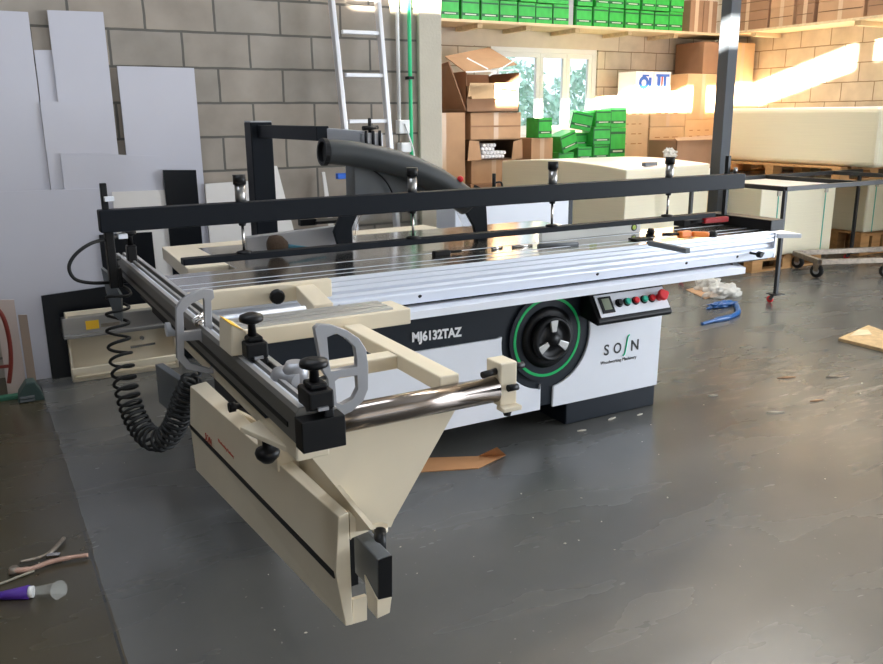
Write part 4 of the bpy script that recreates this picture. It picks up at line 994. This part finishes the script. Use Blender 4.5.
# hood side plates (dark) beneath duct
hp_ = [onY(354, 160, 3.46), onY(375, 160, 3.46), onY(405, 168, 3.46), onY(432, 172, 3.46), onY(455, 181, 3.46), onY(476, 200, 3.46), onY(478, 206, 3.46), onY(355, 206, 3.46)]
hood = MB().prism(hp_, (0, .10, 0)).build('guard_hood', mid_grey, S, bevel=.004)
MB().tube(smooth_path([onY(356, 162, 3.445), onY(370, 168, 3.445), onY(385, 180, 3.445), onY(394, 196, 3.445)]), .004, n=6).build('hood_cable', blackp, hood)
hy0 = 3.44
def pl(pp, y, e=.02): return MB().prism([onY(a, b, y) for a, b in pp], (0, e, 0))
for yy in (3.42, 3.54):
    pl([(345, 205), (362, 205), (352, 228), (353, 245), (338, 245), (334, 232), (338, 222)], yy, .022).build('guard_leg', beamd, hood, bevel=.003)
    pl([(470, 198), (486, 200), (487, 215), (488, 238), (478, 243), (474, 226), (464, 208)], yy, .022).build('guard_leg', beamd, hood, bevel=.003)
gp = smooth_path([onY(354, 240, 3.43), onY(359, 218, 3.43), onY(375, 206, 3.43), onY(420, 202, 3.43), onY(460, 204, 3.43), onY(474, 222, 3.43), onY(478, 238, 3.43)], 6)
b = MB(); 
for k in range(len(gp)-1):
    a_, c_ = gp[k], gp[k+1]; e = V((0, .13, 0))
    b.bm.faces.new([b.bm.verts.new(p) for p in (a_, c_, c_+e, a_+e)])
bmesh.ops.remove_doubles(b.bm, verts=b.bm.verts[:], dist=1e-5)
co = b.build('clear_guard_dome', clear, hood); so = co.modifiers.new('solid', 'SOLIDIFY'); so.thickness = .003
b = MB().prism([(p.x, 3.426, p.z) for p in gp], (0, .003, 0)); b.build('clear_guard_side', clear, hood)
q = onY(457, 179, 3.42)
MB().lathe(q+V((0, -.03, -.015)), (0, 0, 1), [(.003, 0), (.012, .006), (.016, .016), (.012, .027), (.003, .032)], 16, m=redp).cyl(q+V((-.02, -.03, -.06)), q+V((0, -.03, -.01)), .003, m=blackp).build('red_lever_ball', None, hood)
# bracket + valve cluster behind beam
q = onY(494, 183, 3.4)
vc = MB().cyl(q+V((0, 0, -.05)), q+V((0, 0, .045)), .009).box(q.x-.06, q.x+.03, 3.38, 3.42, q.z-.06, q.z-.025).tube(smooth_path([q+V((.0, 0, .0)), q+V((.04, 0, .0)), q+V((.05, 0, -.04)), q+V((.05, 0, -.08))]), .005, n=6).bar(q+V((-.11, 0, -.01)), q+V((-.04, 0, -.04)), .012, .012).build('valve_cluster', blackp, S)
# rear leg of the outboard
MB().box(3.62-.06, 3.62-.03, 3.1, 3.13, .74, .80).bm.free()
# left end: cover panel under the fence rear
Ae, Be = onZ(155, 364, .40), onZ(191, 389, .40)
MB().hexa([(Be.x, Be.y, .22), (Be.x+.03, Be.y, .22), (Ae.x+.03, Ae.y, .22), (Ae.x, Ae.y, .22), (Be.x, Be.y, .40), (Be.x+.035, Be.y, .40), (Ae.x+.035, Ae.y, .40), (Ae.x, Ae.y, .40)]).build('end_cover', mid_grey, S, bevel=.003)

# ---------------- things lying on the saw
def spot(px, py, z=.8636): return onZ(px, py, z)
t = root('spirit_level', (2.66, 3.22, .8636), 'white spirit level standing on the sliding carriage', 'spirit level')
MB().box(2.35, 2.97, 3.215, 3.24, .8636, .927).build('body', mat('white_level', (.8, .8, .76), .35), t, bevel=.002)
MB().box(2.64, 2.685, 3.213, 3.2145, .905, .922).build('vial', mat('lime_vial', (.45, .6, .02), .2), t)
MB().lathe((2.925, 3.215, .892), (0, -1, 0), [(.019, 0), (.019, .002)], 20, m=blackp).lathe((2.925, 3.213, .892), (0, -1, 0), [(.012, 0), (.012, .002)], 16, m=mat('lime_vial', (.5, .6, .05), .2)).build('round_vial', None, t)
q = spot(652, 237)
t = root('toggle_clamp', (q.x, q.y, .862), 'small black clamp on the carriage right of the spirit level', 'clamp')
MB().box(q.x-.025, q.x+.02, q.y, q.y+.02, .862, .87).lathe((q.x, q.y+.01, .87), (0, 0, 1), [(.015, 0), (.02, .02), (.012, .035)], 14).bar((q.x-.03, q.y+.01, .87), (q.x+.0, q.y+.01, .895), .008, .008).build('body', blackp, t)
q = spot(690, 238)
t = root('hand_tool', (q.x, q.y, .862), 'orange handled hand tool lying on the right of the carriage', 'hand tool')
MB().bar((q.x-.075, q.y, .885), (q.x-.005, q.y+.0, .885), .035, .034).bar((q.x+.0, q.y-.01, .884), (q.x+.09, q.y-.03, .878), .03, .026).build('handle', orangem, t, bevel=.008)
MB().cyl((q.x-.16, q.y+.02, .89), (q.x-.07, q.y+.005, .887), .008).build('bit', blackp, t)
MB().lathe((q.x+.12, q.y-.03, .863), (0, 0, 1), [(.02, 0), (.024, .015), (.012, .03)], 14).build('chuck', blackp, t)
t = root('red_clamp', (3.36, 3.12, .90), 'red handled clamp lying on the black end bracket', 'clamp')
MB().bar((3.27, 3.08, .915), (3.42, 3.06, .918), .03, .028).build('handle', mat('dark_red_plastic', (.35, .01, .015), .4), t, bevel=.006)
MB().cyl((3.20, 3.10, .912), (3.27, 3.08, .915), .007).build('jaw', blackp, t)
q = onY(278, 241, 3.5)
t = root('dust_brush', (1.2, 3.5, .86), 'round dark brush with a teal handle on the saw table', 'brush')
MB().lathe((1.10, 3.52, .910), (1, -.12, -.05), [(.02, 0), (.042, .012), (.046, .04), (.040, .065), (.015, .09)], 20).build('bristles', mat('dark_bristle', (.06, .035, .02), .9, bump=.8, bscale=200), t)
MB().tube([(1.18, 3.51, .90), (1.22, 3.505, .895), (1.27, 3.50, .886), (1.36, 3.49, .876)], .009, rs=[.012, .009, .008, .005]).build('handle', tealm, t)
for (px0, py0, px1, py1, w_, lb, m_) in ((492, 249, 502, 247, .006, 'short steel screw lying on the table, left one', steel), (512, 247, 532, 245, .006, 'steel bolt lying on the table beside the long key', steel), (538, 246, 578, 244, .010, 'long dark steel key lying on the carriage', mid_grey)):
    a_, b_ = spot(px0, py0, .868), spot(px1, py1, .868)
    tag(MB().cyl(a_, b_, w_).build('steel_rod', m_), lb, 'rod')
q = spot(445, 256, .862)
tag(MB().box(q.x-.05, q.x+.03, q.y, q.y+.03, .862, .885).cyl((q.x+.03, q.y+.015, .875), (q.x+.09, q.y+.01, .875), .006).build('small_vise_jaw', blackp, bevel=.004), 'small black jaw block lying on the carriage below the beam', 'clamp')

# ================================================================== BLACK FRAME TABLE
t = root('frame_table', (6.4, 5.0, 0), 'black steel frame table on small red castors at right', 'frame table')
fzt = .905; X0, X1, Y0, Y1 = 5.43, 7.71, 4.315, 5.27
def fbar(a, b, w=.035, h=.035, nm='rail'): MB().bar(a, b, w, h).build(nm, blackst, t, bevel=.002)
fbar((X0, Y0, fzt-.018), (7.73, Y0, fzt-.018)); fbar((X0, Y1, fzt-.018), (7.73, Y1, fzt-.018))
for x in (X0, 6.35, 7.30): fbar((x, Y0, fzt-.018), (x, Y1, fzt-.018))
for x, y in ((X0, Y0), (X0, Y1), (7.71, Y1), (7.71, Y0)):
    fbar((x, y, .07), (x, y, fzt-.03), .028, .028, 'leg')
    w_ = MB().lathe((x-.045, y+.02, .028), (1, 0, 0), [(.015, 0), (.027, .002), (.027, .018), (.015, .02)], 18).build('castor', redp, t)
    MB().box(x-.05, x+.05, y-.05, y+.05, .066, .074).bar((x-.03, y, .066), (x-.06, y, .03), .03, .008).build('castor_plate', blackst, t)
# low trolley
t = root('steel_trolley', (7.2, 5.0, 0), 'low worn steel trolley frame on swivel castors behind the black table', 'trolley')
tz = .165
def tbar(a, b, w=.05, h=.045, nm='rail'): MB().bar(a, b, w, h).build(nm, rust, t, bevel=.003)
A_ = onZ(795, 253, tz); B_ = onZ(883, 249, tz); C_ = onZ(820, 262, tz); D_ = onZ(883, 260, tz)
tbar(A_, A_+(B_-A_)*1.15); tbar(C_, C_+(D_-C_)*1.15); tbar(A_, C_)
for P_ in (onZ(798, 262, .062), onZ(817, 271, .062), A_+(B_-A_)*1.1, C_+(D_-C_)*1.08):
    w_ = MB().lathe((P_.x-.015, P_.y, .062), (1, .25, 0), [(.02, 0), (.056, .002), (.061, .010), (.061, .022), (.056, .03), (.02, .032)], 20).build('castor', rubber, t)
    MB().lathe((P_.x-.018, P_.y, .062), (1, .25, 0), [(.028, 0), (.028, .038)], 14).build('castor_hub', alu_c, t)
    MB().prism([(P_.x-.024, P_.y-.02, .06), (P_.x-.024, P_.y+.02, .06), (P_.x-.024, P_.y+.035, .14), (P_.x-.024, P_.y-.035, .14)], (.004, 0, 0)).box(P_.x-.04, P_.x+.04, P_.y-.04, P_.y+.04, .136, .143).build('fork', rust, t)

# ================================================================== FLOOR ITEMS
def strip_card():
    P = [onZ(413, 472, .004), onZ(478, 468, .004), onZ(506, 455, .01)]
    Q = [onZ(417, 458, .004), onZ(478, 456, .004), onZ(497, 447, .075)]
    b = MB(); vs = []
    for p, q_ in zip(P, Q): vs.append((b.bm.verts.new(p), b.bm.verts.new(q_)))
    for k in range(2): b.bm.faces.new((vs[k][0], vs[k+1][0], vs[k+1][1], vs[k][1]))
    o = b.build('cardboard_strip', mat('orange_cardboard', (.46, .22, .09), .8, var=.1)); s_ = o.modifiers.new('solid', 'SOLIDIFY'); s_.thickness = .005; s_.offset = 1
    return tag(o, 'folded orange-brown cardboard strip on the floor before the saw', 'cardboard strip')
strip_card()
film('blue_film_scrap', tuple(onZ(722, 307, 0)), (.14, .04, .03), 'crumpled blue film scrap on the floor below the black table', bluebag, seed=3)
a_ = onZ(702, 323, 0); 
b = MB().tube(smooth_path([onZ(702, 324, .012), onZ(716, 320, .014), onZ(730, 317, .014), onZ(738, 312, .016), onZ(736, 305, .014)]), .02, rs=[.012]*8+[.02]*8+[.018]*8+[.02]*9); 
tag(b.build('blue_film_scrap', bluebag), 'twisted blue strip trailing from the blue film scrap', 'plastic film')
film('film_bag', tuple(onZ(722, 296, 0)), (.16, .10, .07), 'crumpled clear plastic bag on the floor beyond the saw end', mat('bag_film', (.80, .78, .72), .35, alpha=.5), seed=9)
film('film_bag', tuple(onZ(708, 290, 0)), (.10, .10, .08), 'smaller crumpled clear plastic behind the larger bag', mat('bag_film', (.80, .78, .72), .35, alpha=.9), seed=12)
p = [onZ(686, 290, 0), onZ(700, 287, 0), onZ(718, 296, 0), onZ(705, 299, 0)]
tag(MB().prism(p, (0, 0, .006)).build('cardboard_scrap', card), 'flat cardboard scrap beside the clear plastic bag', 'cardboard')
p = [onZ(838, 341, 0), onZ(886, 353, 0), onZ(900, 340, 0), onZ(868, 328, 0)]
t = root('fibreboard_offcut', tuple(p[0]), 'square tan fibreboard offcut on the floor at the right edge', 'board')
MB().prism(p, (0, 0, .022)).build('board', osb, t, bevel=.002)
MB().prism([onZ(850, 336, .0225), onZ(858, 330, .0225), onZ(868, 330, .0225), onZ(872, 335, .0225)], (0, 0, .003)).build('torn_layer', woodl, t)
# tongs
t = root('steel_tongs', (.05, 2.88, 0), 'worn open metal tongs lying on the floor at lower left', 'tongs')
z = .014
MB().tube(smooth_path([onZ(14, 571, z), onZ(30, 569, z), onZ(50, 562, z), onZ(70, 557.5, z), onZ(88, 555, z)]), .009, rs=[.010]*8+[.008]*8+[.008]*8+[.007]*9).build('handle', pinkw, t)
MB().tube(smooth_path([onZ(20, 562, z), onZ(35, 559, z), onZ(48, 554, z), onZ(57, 546, z), onZ(64, 538, z)]), .007, n=8).build('handle', rust, t)
MB().bar(onZ(47, 556, z), onZ(60, 555, z), .02, .01).build('bolt', steel, t)
MB().lathe(onZ(14, 570, z), (0, 0, 1), [(.018, -.01), (.02, 0), (.012, .012)], 12).build('jaw', rust, t)
tag(MB().tube(smooth_path([onZ(-12, 588, .006), onZ(5, 582, .006), onZ(20, 576, .008), onZ(34, 571, .006)]), .004, n=6).build('thin_rod', mat('dull_wire', (.30, .27, .20), .5)), 'thin pale wire on the floor beside the tongs', 'wire')
t = root('sealant_tube', tuple(onZ(20, 594, 0)), 'purple labelled tube in clear plastic on the floor at lower left', 'tube')
MB().tube([onZ(-14, 597, .012), onZ(5, 595, .014), onZ(29, 592, .018)], .02, rs=[.006, .014, .022], n=14).build('label_sleeve', purple, t)
MB().cyl(onZ(29, 592, .018), onZ(33.5, 591.5, .018), .018).build('white_collar', pvc, t)
MB().tube([onZ(33, 592, .015), onZ(45, 591, .016), onZ(56, 590, .02), onZ(59, 590, .024)], .02, rs=[.016, .02, .024, .030], n=14).build('clear_tip', mat('clear_sleeve', (.6, .6, .55), .2, alpha=.25), t)
# wood chips and paper scraps scattered on the floor
chipn = 0
rr = random.Random(4)
for (px, py, s_, lb) in ((787, 378, .06, 'brown wood splinter on the bright floor, left one'), (838, 377, .07, 'grey wood splinter on the bright floor, right one'), (817, 401, .045, 'thin brown splinter on the floor below the larger two'), (713, 396, .03, 'small white paper crumb on the floor in front of the saw'), (776, 413, .05, 'pale wood shaving on the floor at right'), (582, 431, .025, 'white crumb on the floor just before the plinth'), (612, 419, .03, 'white paper crumb by the plinth'), (640, 415, .02, 'tiny white crumb beside the plinth corner')):
    c_ = onZ(px, py, 0); a_ = rr.uniform(-.5, .2); d_ = V((math.cos(a_), math.sin(a_), 0))*s_; e_ = V((-math.sin(a_), math.cos(a_), 0))*s_*.16
    mm = debris if ('white' in lb or 'pale' in lb) else (rust if 'grey' in lb else mat('brown_splinter', (.30, .16, .08), .8))
    tag(MB().prism([c_-d_, c_-e_, c_+d_*.9, c_+e_*1.2], (0, 0, .006)).build('floor_scrap', mm), lb, 'scrap')
crumb = None
for k in range(40):
    px = rr.uniform(430, 880); py = rr.uniform(380, 560)
    if rr.random() < .25: px, py = rr.uniform(20, 430), rr.uniform(400, 660)
    c_ = onZ(px, py, 0)
    if c_.x > 8.3: continue
    if crumb is None:
        crumb = MB().prism([(-.006, 0, 0), (0, -.004, 0), (.007, .001, 0), (0, .004, 0)], (0, 0, .003)).build('sawdust_crumb', debris, origin=(0, 0, 0)); c = crumb
    else: c = crumb.copy(); COL.objects.link(c)
    c.location = (c_.x, c_.y, 0); c.rotation_euler = (0, 0, rr.uniform(0, 3)); c.scale = [rr.uniform(.35, .9)]*3
    tag(c, 'tiny pale crumb of sawdust lying on the grey floor', 'crumb', 'sawdust crumbs on the floor')

# ================================================================== OUTSIDE
struct(MB().box(-20, 30, YF+.25, 40, -.3, -.1).build('ground', mat('yard_ground', (.55, .52, .45), .9)))
def tree(x, y, h, r, label, seed):
    t = root('tree', (x, y, -.1), label, 'tree')
    MB().tube([(x, y, -.1), (x+.1, y, h*.4), (x, y, h*.75)], .12, rs=[.16, .12, .06]).build('trunk', barkm, t)
    b = MB(); rr = random.Random(seed)
    for k in range(900):
        d_ = V((rr.gauss(0, 1), rr.gauss(0, 1), rr.gauss(0, 1))).normalized()*rr.uniform(.5, 1)**.5
        c_ = V((x, y, h*.72)) + V((d_.x*r, d_.y*r, d_.z*r*.9)); s_ = rr.uniform(.07, .14)
        a = V((rr.gauss(0, 1), rr.gauss(0, 1), rr.gauss(0, 1))).normalized()*s_; e = a.cross(V((rr.gauss(0, 1), rr.gauss(0, 1), rr.gauss(0, 1)))).normalized()*s_*.5
        b.bm.faces.new([b.bm.verts.new(p) for p in (c_-a, c_+e, c_+a, c_-e)])
    b.build('foliage', leafm, t)
tree(11.8, 14.5, 2.2, 1.0, 'green tree seen through the right window pane', 1)
tree(12.2, 18.5, 2.6, 1.2, 'pale green tree seen through the middle window pane', 2)
tree(9.0, 13.0, 1.7, .9, 'distant tree seen through the left window pane', 3)

# ================================================================== LIGHT
wd = bpy.data.worlds.new('sky'); bpy.context.scene.world = wd; wd.use_nodes = True
bg = wd.node_tree.nodes['Background']; bg.inputs[0].default_value = (.72, .87, 1, 1); bg.inputs[1].default_value = 1.15
sun_d = bpy.data.lights.new('sun', 'SUN'); sun = bpy.data.objects.new('sun', sun_d); COL.objects.link(sun)
sun_d.energy = 70; sun_d.angle = math.radians(.35); sun_d.color = (1, .90, .74)
dirv = V((.86, 1, -SL)).normalized()
sun.rotation_euler = dirv.to_track_quat('-Z', 'Y').to_euler(); sun.location = (-12, -9, 8)
def area(name, loc, to, sx, sy, e, col):
    d = bpy.data.lights.new(name, 'AREA'); d.shape = 'RECTANGLE'; d.size = sx; d.size_y = sy; d.energy = e; d.color = col
    o = bpy.data.objects.new(name, d); COL.objects.link(o); o.location = loc
    o.rotation_euler = (V(to)-V(loc)).to_track_quat('-Z', 'Y').to_euler(); return o
area('gate_daylight', (XR+.15, (gy0+gy1)/2, gz1/2), (0, (gy0+gy1)/2, gz1/2), gy1-gy0, gz1, 420, (.86, .92, 1))
area('added_front_fill', ((fgx0+fgx1)/2, -4.15, fgz/2), ((fgx0+fgx1)/2, 0, fgz/2), fgx1-fgx0, fgz, 22, (.88, .92, 1))  # added fill from behind the camera to brighten the leaning boards
area('added_roof_fill', (rx0/2+rx1/2, ry0/2+ry1/2, ROOF+.1), (rx0/2+rx1/2, ry0/2+ry1/2, 0), rx1-rx0, ry1-ry0, 88, (.84, .90, 1))  # invented overhead fill, brightens the upper part of the leaning boards
area('added_roof_fill', ((qx0+qx1)/2, (qy0+qy1)/2, ROOF+.1), ((qx0+qx1)/2, (qy0+qy1)/2, 0), qx1-qx0, qy1-qy0, 185, (1, .96, .90))  # second overhead fill, added to lift the far room and stack tops

sc = bpy.context.scene
sc.view_settings.view_transform = 'Standard'; sc.view_settings.look = 'None'; sc.view_settings.gamma = 1; sc.view_settings.use_curve_mapping = False
sc.view_settings.exposure = 0.75
